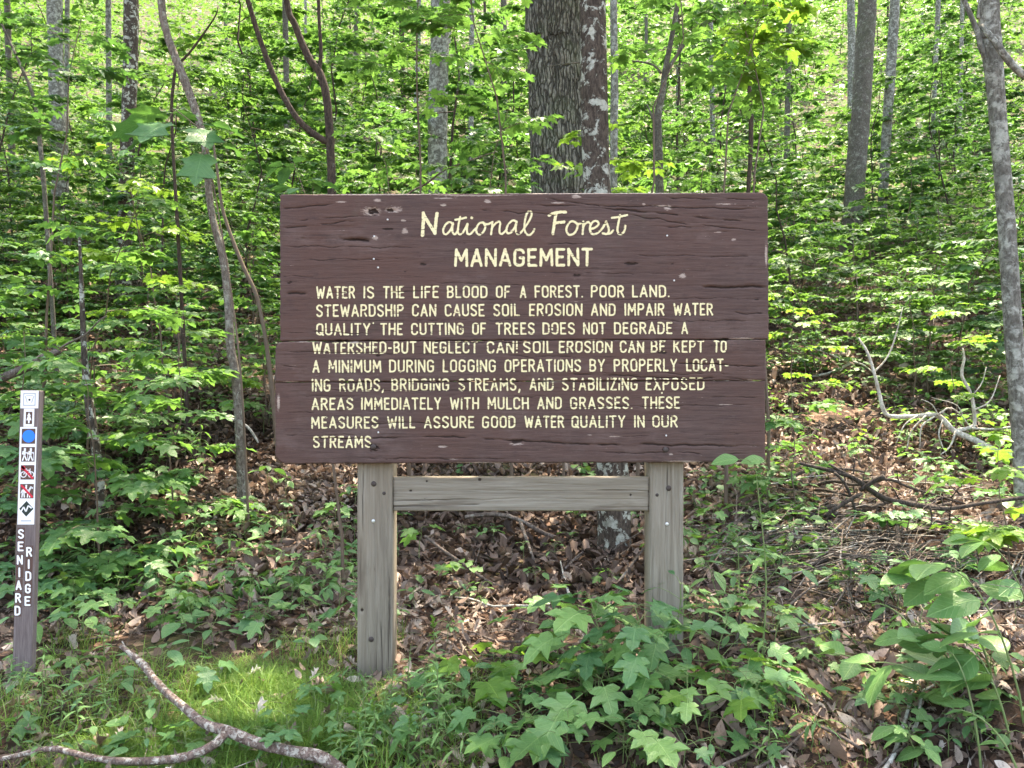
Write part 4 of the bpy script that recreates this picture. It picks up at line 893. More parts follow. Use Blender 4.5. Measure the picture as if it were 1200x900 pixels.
pix_tree('tall grey tree trunk with mossy side right of the sign, up the slope', [(1017, -12), (1013, 60), (1009, 130), (1003, 200), (999, 260), (996, 300)], 20, [22, 23, 23, 24, 26, 28], 'bark_grey', height=18, crown=(0, 1.5), sides=20)
pix_tree('slim pale trunk just right of the tall grey tree on the slope', [(1049, -12), (1044, 80), (1038, 170), (1034, 245), (1032, 290)], 22, [12, 12, 12, 12, 12], 'bark_pale', height=18, crown=(1, 1.3))
pix_tree('short visible pale trunk just left of the tall grey tree on the slope', [(997, -12), (998, 50), (998, 130), (999, 240)], 28, [9, 9.5, 10, 10], 'bark_pale', height=20, crown=(2, 1.4))
pix_tree('thin pale birch like trunk high on the slope near the right edge', [(1100, -12), (1097, 60), (1094, 130), (1092, 230)], 30, [6, 6, 6, 6], 'bark_pale', height=20, crown=(0, 1.2))
pix_tree('grey barked tree at the right edge of the view with a dark forked limb', [(1158, -12), (1162, 50), (1167, 110), (1172, 170), (1177, 230), (1182, 300), (1187, 380), (1193, 450), (1199, 530), (1204, 660)], 5.9, [25, 25, 22, 22, 22, 22, 23, 25, 26, 28], 'bark_pale', height=9.5, crown=(2, .9), sides=22, step=.05,
  branches=[([(1168, 78), (1152, 62), (1145, 36), (1130, 0), (1120, -30)], [8, 7, 6, 5, 4]), ([(1146, 22), (1148, 5), (1152, -25)], [4, 4, 3]), ([(1150, 30), (1165, 48), (1178, 66), (1192, 82), (1214, 98), (1250, 118)], [6, 7, 8, 8, 7, 5], [5.75, 5.7, 5.7, 5.7, 5.7, 5.7])])
pix_tree('broad blotchy grey trunk at the upper left, half hidden by foliage', [(64, -12), (65, 60), (67, 130), (70, 200), (72, 260), (73, 320)], 18, [19, 19, 20, 21, 22, 23], 'bark_pale', height=17, crown=(0, 1.9), sides=18)
pix_tree('lichen mottled pale trunk left of the leaning slender tree', [(154, -12), (153, 60), (151, 130), (149, 190), (147, 250), (145, 330)], 14, [18, 18, 18, 18, 19, 20], 'bark_lichen', height=15, crown=(2, 1.2), sides=18)
pix_tree('whitish trunk standing above the left centre of the sign', [(516, -12), (515, 60), (513, 130), (513, 225), (512, 290)], 15, [22, 22, 23, 23, 24], 'bark_pale', height=15, crown=(1, 1.2), sides=18)
for (x0, x1, Y, w, m, lab) in ((79, 77, 26, 6, 'bark_pale', 'thin pale trunk right of the broad blotchy trunk at the upper left'), (127, 128, 24, 7, 'bark_pale', 'thin grey trunk between the two mottled trunks at the upper left'), (334, 337, 24, 7, 'bark_grey', 'faint thin trunk behind the forked dark tree'),
   (553, 552, 24, 6, 'bark_pale', 'thin white trunk just right of the whitish trunk above the sign'), (925, 922, 30, 7, 'bark_grey', 'distant dim trunk between the thin dark sapling and the tall grey tree'), (470, 474, 34, 6, 'bark_dark', 'faraway dark trunk left of the whitish trunk above the sign'), (1128, 1124, 36, 5, 'bark_pale', 'faraway pale trunk left of the right edge tree'), (8, 14, 30, 8, 'bark_grey', 'dim grey trunk in the top left corner'), (590, 592, 30, 7, 'bark_grey', 'distant grey trunk left of the thickest furrowed trunk'), (832, 836, 30, 6, 'bark_pale', 'distant pale trunk left of the thin dark sapling')):
    pix_tree(lab, [(x0, -12), ((x0+x1)/2, 90), (x1, 190), (x1, 260)], Y, [w, w, w*1.05, w*1.1], m, height=19, crown=(int(Y) % 3, 2.1 if x0 < 350 else 1.3), sides=10)
pix_tree('small mottled trunk behind the leaves of the left maple sapling', [(99, 420), (104, 470), (114, 540), (120, 600), (123, 624)], 6.0, [8, 11, 12, 13, 15], 'bark_lichen', height=2.3, crown=None, sides=14)
pix_tree('thin leaning grey sapling at the far upper left', [(-6, 10), (12, 50), (28, 85), (38, 110), (43, 134), (50, 200), (56, 280)], 9, [3, 3.5, 4, 5, 5, 6, 6], 'bark_grey', height=5, crown=None, sides=8)
pix_tree('thin dark twiggy stem crossing behind the leaning slender tree', [(252, 20), (222, 62), (207, 78), (203, 100), (201, 132), (204, 200), (210, 300)], 8, [2, 3, 4, 4, 4, 4, 5], 'bark_dark', height=4.5, crown=None, sides=7)
pix_tree('thin dark stem rising beside the left edge of the sign', [(262, 250), (284, 310), (300, 345), (310, 390), (318, 450)], 7.2, [4, 5, 5, 5, 6], 'stem_brown', height=3.2, crown=None, sides=7)

def side(x, y):
    p = 600+FPX*x/y
    for lim, w in ((75, 'beyond the marker post at the far left'), (150, 'around the upper left blotchy trunk'), (240, 'beyond the leaning slender tree'), (325, 'just left of the sign'), (430, 'beyond the dark forked tree'), (520, 'around the whitish trunk above the sign'),
                   (625, 'left of the furrowed trunk'), (770, 'right of the lichen covered tree'), (900, 'beyond the right end of the sign'), (985, 'between the sign and the tall grey tree'), (1070, 'around the tall grey tree'), (1140, 'right of the slim pale trunk')):
        if p < lim: return w, w
    return 'by the right edge tree', 'r'
# trees of the wood outside the picture or far up the slope: shade the floor as the real canopy does
r2 = np.random.default_rng(5)
def plain_tree(x, y, h, k, s, mat, label, group, rad):
    b = Vector((x, y, ground_z(x, y))); root = thing('tree', label, 'tree', b, group)
    g = Geo(); trunk_geo(g, [(0, 0, -.3), (r2.normal(0, .1), r2.normal(0, .1), h*.5), (r2.normal(0, .3), r2.normal(0, .3), h)], [rad, rad*.8, rad*.35], 10, .3, .06, .2)
    link('trunk', g.mesh('trunk', M[mat]), root); add_crown(root, b, b+Vector((0, 0, h-3.2*s)), k, s)
for (x, y, h, s) in ((-13.2, 17.5, 12, 1.6), (-15.5, 22, 13, 1.7), (-8.6, 11, 10, 1.2), (9.4, 12, 10, 1.2), (-5.8, 5.6, 8.5, .9), (6.4, 5.6, 8.5, 1.0)):
    X_ = abs(x)/y > .62
    plain_tree(x, y, h, int(abs(x*3)) % 3, s, 'bark_grey', 'slim grey barked tree just outside the edge of the view', 'trees just outside the view', .07)
for i in range(26):
    y = r2.uniform(34, 95); x = r2.uniform(-1, 1)*(y*.72+2)
    plain_tree(x, y, r2.uniform(11, 18), int(r2.integers(3)), r2.uniform(1.1, 1.7), ['bark_grey', 'bark_pale', 'bark_dark'][i % 3], 'distant woodland tree, leafy crown, upper slope '+side(x, y)[0], 'distant trees, upper slope '+side(x, y)[0], r2.uniform(.09, .19))

# ------------------------------------------------------------------ understory: shared sapling meshes, many individuals
UND = {'low': [], 'mid': [], 'tall': []}
for i in range(6):
    t, L = grow(rng, .75+.1*i, 7, .45, [.07, .10, .13][i % 3], lean=.2, first=.25, twigs=1, tint=(.2, .8)); UND['low'].append((tubes_mesh('stem', t, M['stem_brown']), leaves_mesh('foliage', 'far', L, ['leaf_far', 'leaf_far2'][i % 2], rng)))
for i in range(6):
    t, L = grow(rng, 2.2+.15*i, 14, 1.0, [.09, .12, .155][i % 3], lean=.15, first=.15, twigs=1, lps=.48, tint=(.15, .9)); UND['mid'].append((tubes_mesh('stem', t, M['stem_brown']), leaves_mesh('foliage', 'far', L, ['leaf_far', 'leaf_far2', 'leaf_far'][(i*2) % 3], rng)))
for i in range(5):
    t, L = grow(rng, 5.2+.3*i, 24, 1.8, [.11, .15, .13][i % 3], lean=.1, first=.12, twigs=2, lps=.52, tint=(.15, .9)); UND['tall'].append((tubes_mesh('stem', t, M['bark_dark']), leaves_mesh('foliage', 'far', L, ['leaf_far', 'leaf_far2'][i % 2], rng)))
print('understory leaves', [[len(m[1].vertices)//6 for m in v] for v in UND.values()])
def place_under(kind, x, y, s, label, group):
    st, fo = UND[kind][int(rng.integers(len(UND[kind])))]
    b = (x, y, ground_z(x, y)); rz = rng.random()*6.28
    root = link({'low': 'shrub', 'mid': 'sapling', 'tall': 'understory_tree'}[kind], st, None, b, (rng.normal(0, .05), rng.normal(0, .05), rz), s)
    root['label'] = label; root['category'] = {'low': 'shrub', 'mid': 'sapling', 'tall': 'small tree'}[kind]; root['group'] = group
    f = link('foliage', fo, root); f['kind'] = 'stuff'
def clear(x, y):
    """open spots in the photograph: sunlit leaf litter and the brush pile"""
    p = 600+FPX*x/y
    if y < 7.6 and 230 < p < 480: return True
    if y < 8.8 and 880 < p < 1180: return True
    if y < 6.8: return True
    if y < 9.0 and 470 < p < 880: return True
    return False
cnt = {'low': 0, 'mid': 0, 'tall': 0}
def fill(kind, n, y0, y1, s0, s1, spread=.74, minp=None):
    k = 0; tries = 0
    while k < n and tries < n*40:
        tries += 1; y = y0+(y1-y0)*rng.random()**.8; x = rng.uniform(-1, 1)*(y*spread+.8)
        if clear(x, y): continue
        p = 600+FPX*x/y
        if kind != 'low' and y < 22 and (640 < p < 720 or 985 < p < 1055 or 140 < p < 160 or 500 < p < 525) and rng.random() < .7: continue
        sd, c = side(x, y); far = 'lower' if y < 14 else 'upper'
        nm = {'low': 'low leafy shrub', 'mid': 'bushy green sapling', 'tall': 'small layered understory tree'}[kind]
        place_under(kind, x, y, rng.uniform(s0, s1), f'{nm} on the {far} slope {sd}', f'{nm}s, {far} slope {sd}'); k += 1
    cnt[kind] += k
fill('low', 120, 6.9, 14, .6, 1.15); fill('low', 150, 13, 26, .9, 1.6)
fill('mid', 60, 8.2, 14, .45, .8); fill('mid', 90, 12, 24, .7, 1.15); fill('mid', 90, 22, 46, .9, 1.6)
fill('tall', 4, 10.5, 14, .6, .8); fill('tall', 42, 14, 30, .75, 1.15); fill('tall', 70, 28, 90, 1.0, 2.0)
# the wood goes on beyond both edges of the view
for k_ in range(72):
    y_ = rng.uniform(7, 34); x_ = rng.choice([-1, 1])*y_*rng.uniform(.78, 1.25); kd = ['mid', 'mid', 'tall'][k_ % 3] if y_ > 10 else 'low'
    place_under(kd, x_, y_, rng.uniform(.7, 1.2), {'low': 'leafy shrub', 'mid': 'leafy sapling', 'tall': 'understory tree'}[kd]+(' beyond the left edge of the view' if x_ < 0 else ' beyond the right edge of the view'), 'undergrowth beyond the edges, '+kd+(' left' if x_ < 0 else ' right'))
# far hillside mass
def far_mass():
    r = np.random.default_rng(9); n = 58000; y = 16+ (130-16)*r.random(n)**1.1; x = r.uniform(-1, 1, n)*(y*.98+3)
    cl = fbm(x*.5, y*.5, 3, 4); z = gh(x, y)+.1+np.where(r.random(n) < .45, .12, 1)*r.random(n)**1.5*(1.4+2.2*sstep(25, 60, y))*(0.4+1.3*cl)
    s = .13+.004*(y-16); T_ = np.clip(fbm(x*.7+z, y*.7, 3, 14)*1.7-.35+r.normal(0, .1, n), 0, 1)
    V, T, U, C = scatter(TP['far'], np.stack([x, y, z], -1), r.random(n)*6.28, r.normal(-.15, .3, n), r.normal(0, .35, n), s*r.uniform(.7, 1.2, n), T_, r)
    link('hillside_undergrowth', mesh_from('hillside_undergrowth', V, [T], M['leaf_far'], {'luv': U, 'tint': C}), kind='stuff')
far_mass()
def ground_cover():
    r = np.random.default_rng(19); n = 42000; y = 4.4+17*r.random(n)**.9; x = r.uniform(-1, 1, n)*(y*.72+.3); p = 600+FPX*x/y
    cl = fbm(x*1.3, y*1.3, 3, 24); keep = cl > np.where((p > 880), .43, .52)+.11*(y < 6.2)+.2*((p > 230) & (p < 480) & (y < 7.6)); keep &= ~((p > 930) & (p < 1190) & (y < 8.8) & (y > 5.2) & (r.random(n) < .6)); x, y, cl, p = x[keep], y[keep], cl[keep], p[keep]; n = len(x)
    cx_ = np.round(x*9)/9+(vnoise(np.round(x*9), np.round(y*9), 3)-.5)*.1; h = (.03+.34*vnoise(x*3, y*3, 6))*r.random(n)**.6
    z = gh(x, y)+h; tt = np.clip(fbm(x*.9, y*.9, 3, 44)*1.5-.25+(p > 880)*.2+r.normal(0, .12, n), 0, 1)
    V, T, U, C = scatter(TP['far'], np.stack([x, y, z], -1), r.random(n)*6.28, r.normal(-.1, .25, n), r.normal(0, .25, n), r.uniform(.045, .095, n), tt, r)
    link('ground_cover', mesh_from('ground_cover', V, [T], M['leaf_far'], {'luv': U, 'tint': C}), kind='stuff')
ground_cover()

# ------------------------------------------------------------------ leaf litter, twigs, grass
def litter():
    r = np.random.default_rng(21)
    def batch(n, y0, y1, s0, s1, tp, pw=1.0):
        y = y0+(y1-y0)*r.random(n)**pw; x = r.uniform(-1, 1, n)*(y*.70+.3); dens = fbm(x*1.1, y*1.1, 3, 2)
        keep = dens > .30; px = 600+FPX*x/y; grassy = (px > 100) & (px < 420) & (y < 4.2) & (y > 2.6) & (r.random(n) < .75); keep &= ~grassy
        x, y = x[keep], y[keep]; n = len(x)
        z = gh(x, y)+.006+r.random(n)**2*.03
        t = np.clip(.50+(fbm(x*.9, y*.9, 3, 12)-.5)*.9+r.normal(0, .22, n), 0, 1)
        return scatter(TP[tp], np.stack([x, y, z], -1), r.random(n)*6.28, r.normal(.05, .35, n), r.normal(0, .5, n), r.uniform(s0, s1, n), t, r)
    for nm, a in (('leaf_litter', (9500, 2.2, 5.2, .038, .088, 'dead', .8)), ('leaf_litter', (26000, 4.6, 9.5, .05, .12, 'dead_s', .8)), ('leaf_litter', (16000, 9, 18, .08, .16, 'dead_s', .9))):
        V, T, U, C = batch(*a); link(nm, mesh_from(nm, V, [T], M['litter'], {'luv': U, 'tint': C}), kind='stuff')
litter()
def bleached():  # sunlight put into the leaf colour: paler litter over the two sun patches
    r = np.random.default_rng(23); xs, ys = [], []
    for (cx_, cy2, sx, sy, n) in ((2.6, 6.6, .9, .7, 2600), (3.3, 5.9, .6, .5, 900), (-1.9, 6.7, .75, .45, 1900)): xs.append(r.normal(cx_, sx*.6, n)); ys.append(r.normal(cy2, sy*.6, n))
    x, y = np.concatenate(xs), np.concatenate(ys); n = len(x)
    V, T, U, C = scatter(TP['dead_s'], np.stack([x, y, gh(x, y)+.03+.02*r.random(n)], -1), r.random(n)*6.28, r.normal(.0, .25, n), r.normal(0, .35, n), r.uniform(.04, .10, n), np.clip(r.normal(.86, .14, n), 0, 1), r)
    link('sunlight_tinted_litter', mesh_from('sunlight_tinted_litter', V, [T], M['litter'], {'luv': U, 'tint': C}), kind='stuff')
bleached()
def sticks_stuff():
    r = np.random.default_rng(31); g = Geo()
    def stick(x, y, ln, rad, yaw, lift=0):
        n = 4; t = np.linspace(0, 1, n); b = r.normal(0, .06*ln, (n, 2)).cumsum(0); X = x+np.cos(yaw)*ln*(t-.5)+b[:, 0]; Y = y+np.sin(yaw)*ln*(t-.5)+b[:, 1]
        Z = gh(X, Y)+.02+lift*np.array([0, .5, 1, 1])*r.random()+r.random()*.03; tube(g, np.stack([X, Y, Z], -1), rad*(1-.6*t), 3, False)
    for k in range(750):
        y = 2.4+6*r.random(); x = r.uniform(-1, 1)*y*.68; stick(x, y, r.uniform(.08, .4), r.uniform(.0012, .004), r.random()*3.14)
    for k in range(230):
        c = P(1035, 640, 4.7); x = c.x+r.normal(0, .55); y = 4.75+r.normal(0, .5); stick(x, y, r.uniform(.2, .9), r.uniform(.003, .009), r.normal(0, .9), .26)
    for k in range(140):
        x = r.uniform(1.9, 3.7); y = r.uniform(5.3, 6.8); stick(x, y, r.uniform(.2, .8), r.uniform(.002, .006), r.normal(0, .6), .15)
    link('twig_litter', g.mesh('twig_litter', M['twig_mix']), kind='stuff')
sticks_stuff()
def grass():
    r = np.random.default_rng(41)
    def blades(n, fx, hs, wd, lean, name, tm=.45):
        x, y = fx(n); n = len(x); z = gh(x, y)-.01; h = hs*r.uniform(.4, 1.2, n); a = r.random(n)*6.28; l = lean*r.uniform(.3, 1.6, n); w = wd*r.uniform(.6, 1.2, n)
        dx, dy = np.cos(a), np.sin(a); px_, py_ = -dy*w, dx*w
        rows = []
        for t, ww in ((0, 1), (.4, .85), (.75, .5), (1, 0)):
            cx_ = x+dx*h*l*t*t; cy2 = y+dy*h*l*t*t; cz = z+h*(t-.35*l*t*t)
            if t < 1: rows += [np.stack([cx_-px_*ww, cy2-py_*ww, cz], -1), np.stack([cx_+px_*ww, cy2+py_*ww, cz], -1)]
            else: rows.append(np.stack([cx_, cy2, cz], -1))
        V = np.stack(rows, 1).reshape(-1, 3); b = (np.arange(n)*7)[:, None]
        Q = np.concatenate([b+[[0, 1, 3, 2]], b+[[2, 3, 5, 4]]]); T = b+[[4, 5, 6]]
        tint = np.repeat(np.clip(tm+r.normal(0, .2, n), 0, 1), 7)
        link(name, mesh_from(name, V, [Q, T], M['grass'], {'tint': tint}), kind='stuff')
    def patch(n):
        cs = [(-.90, 3.42, .30, .28), (-1.15, 3.15, .35, .22), (-1.45, 3.0, .35, .2), (-.75, 3.1, .3, .2), (-1.25, 3.6, .25, .2)]; X = []; Y = []
        for (cx_, cy2, sx, sy) in cs: k = n//5; X.append(r.normal(cx_, sx*.6, k)); Y.append(r.normal(cy2, sy*.6, k))
        return np.concatenate(X), np.concatenate(Y)
    blades(25000, patch, .09, .0015, 1.1, 'fine_grass', .42)
    def wide(n):
        x = r.uniform(-2.4, -.1, n); y = r.uniform(2.5, 4.1, n); k = (fbm(x*2.2, y*2.2, 3, 3) > .5) & ((y > 3.08) | (x > -.55) | (r.random(n) < .12)); return x[k], y[k]
    blades(7000, wide, .16, .0022, .9, 'tall_grass', .5)
    def rightp(n):
        x = r.uniform(-.2, 2.3, n); y = r.uniform(2.4, 4.2, n); k = fbm(x*2.6, y*2.6, 3, 9) > .58; return x[k], y[k]
    blades(3000, rightp, .10, .0016, 1.0, 'sparse_grass', .5)
grass()
# ------------------------------------------------------------------ plants near the camera, leaf by leaf
rp_ = np.random.default_rng(55)
def stem_obj(root, tubes, mat='stem_green', name='stem', sides=6):
    link(name, tubes_mesh(name, tubes, M[mat], sides), root)
def seedling(px, py, H, nl, leaf, kind, mat, label, group=None, lean=None, spread=.10, cat='seedling', name='seedling', at=None, stemmat='stem_green'):
    """upright seedling: opposite pairs of near horizontal leaves crowding to the top"""
    b = at or gpix(px, py); root = thing({'maple': 'maple_seedling', 'oval': 'oval_leaved_seedling', 'broad': 'round_leaved_seedling', 'lance': 'narrow_leaved_seedling'}[kind] if name == 'seedling' else name, label, cat, b, group)
    a = rp_.random()*6.28 if lean is None else lean; l = rp_.uniform(.05, .3); t = np.linspace(0, 1, 6)
    st = np.stack([np.cos(a)*l*H*t**1.5, np.sin(a)*l*H*t**1.5, H*t-.02*(1-t)], -1)+rp_.normal(0, .006, (6, 3))*t[:, None]; tb = [(st, .0016+.004*H*(1-.7*t))]; yaw = rp_.random()*6.28
    k = 0; tier = 0; L = []
    while k < nl:
        f = 1-.16*tier*rp_.uniform(.8, 1.2); f = max(f, .25); x = f*5; i = int(min(4, x)); p = st[i]*(1-(x-i))+st[i+1]*(x-i)
        m = 2 if kind != 'lance' else 3
        for s_ in range(m):
            if k >= nl: break
            yy = yaw+s_*2*PI/m+rp_.normal(0, .25); sz = leaf*rp_.uniform(.7, 1.1)*(.75+.25*min(tier, 1)+.1*(tier == 1)); el = rp_.uniform(.1, .6); d = np.array([-math.sin(yy), math.cos(yy), el]); ln = spread*rp_.uniform(.5, 1.2)*(.4+.4*tier)
            q = p+d*ln
            if ln > .015: tb.append((np.array([p, p+d*ln*.5+[0, 0, .006], q]), np.array([.0016, .0014, .0012])))
            leaf_part(root, kind, mat, (q, yy, rp_.normal(-.18, .18), rp_.normal(0, .22), sz), rp_); k += 1
        yaw += 1.57+rp_.normal(0, .2); tier += 1
    stem_obj(root, tb, stemmat); return root
# broad maple seedlings in front of the sign, centre to right
CL = [ # px, py of the foot, height, leaves, leaf length
 (705, 800, .42, 9, .16, 'tall maple seedling in front of the right post, its pale leaves overlapping the post'),
 (640, 815, .20, 6, .17, 'maple seedling with broad flat leaves midway between the posts'),
 (560, 835, .17, 6, .15, 'maple seedling with starry leaves right of the flowering weed'),
 (690, 862, .22, 8, .19, 'broadest leaved maple seedling at the middle of the near plants'),
 (760, 850, .34, 9, .16, 'bushy maple seedling before the right post'),
 (620, 880, .16, 7, .14, 'low maple seedling at the lower edge below the rail'),
 (835, 800, .30, 10, .10, 'slender seedling just right of the right post'),
 (860, 850, .20, 8, .10, 'short seedling between the right post and the curled brown leaf'),
 (730, 895, .17, 7, .15, 'maple seedling at the bottom edge, right of centre'),
 (530, 885, .14, 6, .12, 'low maple seedling beside the foot of the flowering weed'),
 (800, 905, .12, 6, .11, 'small seedling at the bottom edge below the curled leaf'),
 (655, 790, .36, 8, .18, 'airy maple seedling with few broad leaves in the middle below the rail'),
 (580, 800, .16, 5, .16, 'maple seedling with a single tier of pointed leaves below the rail'),
 (720, 830, .46, 10, .16, 'leafy maple seedling whose crown hides the foot of the right post'),
 (660, 905, .2, 8, .14, 'dense maple seedling at the bottom edge below the middle of the rail'),
 (780, 830, .42, 10, .14, 'maple seedling with overlapping leaves just before the right post foot'),
 (820, 870, .22, 8, .12, 'spreading maple seedling left of the curled brown leaf'),
 (905, 770, .24, 10, .08, 'fine leaved seedling on the bare leaf litter right of the post')]
for i, (px, py, H, nl, lf, lab) in enumerate(CL): seedling(px, py, H, nl, lf, 'maple', ['leaf_cool', 'leaf_big', 'leaf_yellow', 'leaf_big', 'leaf'][i % 5], lab, spread=.15)
seedling(792, 775, .38, 12, .10, 'oval', 'leaf_cool', 'oval leaved seedling growing up against the right post', spread=.12)
seedling(868, 735, .42, 14, .10, 'oval', 'leaf_cool', 'oval leaved shrub just right of the right post', spread=.14)
seedling(680, 840, .2, 8, .09, 'oval', 'leaf_big', 'oval leaved plant under the broad maple leaves', spread=.07)
seedling(742, 905, .2, 8, .09, 'broad', 'leaf_big', 'rounded leaf plant at the bottom edge near the middle', spread=.07)
seedling(600, 905, .2, 10, .08, 'broad', 'leaf_big', 'rounded leaf plant at the bottom edge left of the middle', spread=.07)
seedling(522, 760, .17, 2, .13, 'broad', 'leaf_cool', 'two leaved plant right of the left post foot', spread=.05)
seedling(495, 585, .14, 3, .13, 'maple', 'leaf', 'bright seedling seen above the rail beside the left post', spread=.05, at=Vector((-.52, 4.3, ground_z(-.52, 4.3)+.42)))
# tall thin plant whose two leaves lie over the lower right corner of the sign
b = Vector((1.12, 3.45, ground_z(1.12, 3.45))); root = thing('tall_weed', 'thin tall plant with two leaves reaching over the lower right corner of the sign', 'plant', b)
top = P(885, 545, 3.45)-b; tb = [(catmull([(0, 0, 0), (top.x*.3+.03, 0, top.z*.45), (top.x, 0, top.z)], 8), np.linspace(.005, .002, 8))]
for (tx, ty, yw, sz) in ((853, 536, PI/2, .09), (884, 538, PI/2-.2, .08), (862, 590, 1.2, .10), (905, 600, -1.3, .10), (880, 640, -1.0, .11), (862, 668, 1.5, .10), (910, 655, -1.8, .09), (895, 610, .4, .08)):
    q = P(tx+14, ty+2, 3.44)-b; zz = max(0, min(1, q.z/top.z)); s0 = tb[0][0][int(zz*7)]; tb.append((np.array([s0, (np.array(q)+s0)/2+[0, 0, .01], np.array(q)]), np.array([.0016]*3)))
    leaf_part(root, 'broad' if ty < 560 else 'maple', 'leaf_big', (np.array(q), yw, -.05, (-.55 if ty < 560 else rp_.normal(0, .15)), sz*(1.35 if ty < 560 else 1)), rp_)
stem_obj(root, tb)
# solomon's seal like arching plants with big oval leaves, right edge
def arching(px, py, H, ln, n, leaf, yaw, label, kind='broad', mat='leaf_big'):
    b = gpix(px, py); root = thing('oval_leaf_plant', label, 'plant', b)
    t = np.linspace(0, 1, 10); d = np.array([math.cos(yaw), math.sin(yaw)]); st = np.stack([d[0]*ln*t**1.4, d[1]*ln*t**1.4, H*np.sin(t*1.75)/math.sin(1.57)], -1); tb = [(st, np.linspace(.005, .0018, 10))]
    for k in range(n):
        f = .22+.78*(k+.5)/n; x = f*9; i = int(min(8, x)); p = st[i]*(1-(x-i))+st[i+1]*(x-i); s_ = 1 if k % 2 else -1
        yy = yaw-PI/2+s_*rp_.uniform(.3, 1.5)*(1-.3*f); leaf_part(root, kind, mat, (p, yy, rp_.uniform(-.5, .3), rp_.normal(0, .4), leaf*rp_.uniform(.6, 1.15)), rp_)
    stem_obj(root, tb); return root
arching(1200, 850, .56, .32, 9, .22, 2.75, 'arching plant with the largest oval leaves at the right edge')
arching(1165, 810, .42, .30, 8, .19, 2.9, 'second oval leaved plant, behind the largest one at the right edge')
arching(1185, 880, .36, .22, 7, .18, 2.3, 'oval leaved plant under the largest one at the right edge')
arching(1130, 820, .26, .26, 7, .17, 3.3, 'rounded leafy plant filling the left side of the bank')
arching(1140, 860, .24, .36, 7, .16, 2.95, 'oval leaved plant reaching left over the bare soil')
arching(1215, 760, .50, .3, 7, .18, 2.9, 'oval leaved plant partly cut by the right edge, highest on the bank')
arching(1150, 905, .38, .16, 9, .13, 1.9, 'upright oval leaved plant with pale stem at the lower right')
arching(1105, 915, .14, .2, 7, .10, 2.4, 'small oval leaved plant at the bottom right')
arching(1195, 915, .2, .2, 9, .08, 2.6, 'small leaved plant in the lower right corner', 'oval')
arching(1050, 820, .16, .25, 6, .13, 2.8, 'low oval leaved plant left of the bank plants')
arching(1085, 770, .2, .24, 8, .10, 2.4, 'low leafy plant behind the bank at the right', 'oval', 'leaf_cool')
arching(1120, 740, .26, .24, 9, .11, 2.7, 'leafy plant between the brush pile and the bank', 'broad', 'leaf_cool')
seedling(1160, 800, .16, 10, .075, 'broad', 'leaf', 'bright green small leaved plant among the bank plants', spread=.06)
seedling(1100, 800, .15, 8, .09, 'maple', 'leaf_cool', 'jagged leaved seedling left of the largest oval leaves', spread=.07)
# upright flowering weeds
def spike(px, py, H, n, leaf, label, mat='leaf_big', bud=True):
    b = gpix(px, py); root = thing('upright_weed', label, 'weed', b); t = np.linspace(0, 1, 8); a = rp_.random()*6.28
    st = np.stack([.06*H*np.cos(a)*t**2, .06*H*np.sin(a)*t**2, H*t], -1); tb = [(st, np.linspace(.0035, .001, 8))]
    for k in range(n):
        f = .1+.88*k/n; x = f*7; i = int(min(6, x)); p = st[i]*(1-(x-i))+st[i+1]*(x-i); leaf_part(root, 'lance', mat, (p, k*2.4+rp_.normal(0, .2), rp_.uniform(.0, .6), rp_.normal(0, .3), leaf*(1.1-.75*f)*rp_.uniform(.85, 1.15)), rp_)
    if bud:
        L = [(st[-1]*1.0+np.array([0, 0, .03-.09*u])*1.0+rp_.normal(0, .004, 3), rp_.random()*6.28, rp_.uniform(.3, 1.2), 0, .016, .9) for u in rp_.random(26)]
        f = link('flower_buds', leaves_mesh('flower_buds', 'far', L, 'leaf_yellow', rp_), root)
    stem_obj(root, tb); return root
spike(515, 862, .44, 26, .095, 'tallest upright weed with narrow leaves and budding tip right of the left post')
spike(440, 880, .22, 18, .085, 'upright narrow leaved weed at the foot of the left post')
spike(478, 905, .22, 18, .08, 'narrow leaved weed at the bottom edge left of the tallest upright weed')
spike(420, 905, .20, 16, .08, 'narrow leaved weed at the bottom edge by the end of the fallen branch')
spike(900, 905, .24, 18, .08, 'upright weed with yellow bud tip at the bottom edge right of the curled leaf')
spike(112, 700, .35, 18, .08, 'upright weed beside the lettered marker post', bud=False)
spike(640, 895, .15, 14, .07, 'small narrow leaved weed beneath the broad maple leaves', bud=False)
spike(395, 860, .15, 14, .07, 'small weed left of the left post foot', bud=False)
for i in range(30):
    px, py = (rp_.uniform(400, 540), rp_.uniform(800, 905)) if i < 18 else (rp_.uniform(0, 130), rp_.uniform(770, 900))
    r_ = spike(px, py, rp_.uniform(.12, .26), 16, rp_.uniform(.06, .085), 'airy pale green weed '+('right of the fallen branch near the left post' if i < 18 else 'around the foot of the lettered marker post'), 'leaf_big', bud=False); r_['group'] = 'airy weeds '+('near the left post' if i < 18 else 'around the marker post')
# many small seedlings over the floor
names = [('maple', 'leaf', 'small maple seedling'), ('oval', 'leaf_cool', 'small oval leaved seedling'), ('broad', 'leaf', 'small round leaved plant'), ('lance', 'leaf', 'narrow leaved weed')]
def in_sign(px, py): return 320 < px < 900 and py < 545
k = 0
SPOTS = []
for (n, x0, x1, y0, y1, hs) in ((24, 320, 470, 560, 800, (.1, .3)), (34, 40, 330, 600, 740, (.14, .30)), (70, 40, 420, 600, 760, (.08, .26)), (44, 0, 420, 780, 905, (.05, .14)), (22, 460, 760, 570, 760, (.05, .14)), (70, 800, 1200, 560, 760, (.06, .26)), (40, 480, 900, 780, 905, (.06, .18)), (26, 880, 1200, 780, 905, (.05, .14)), (42, 900, 1200, 440, 570, (.15, .35)), (34, 0, 320, 470, 610, (.15, .4))):
    for q in range(n): SPOTS.append((rp_.uniform(x0, x1), rp_.uniform(y0, y1), rp_.uniform(*hs)))
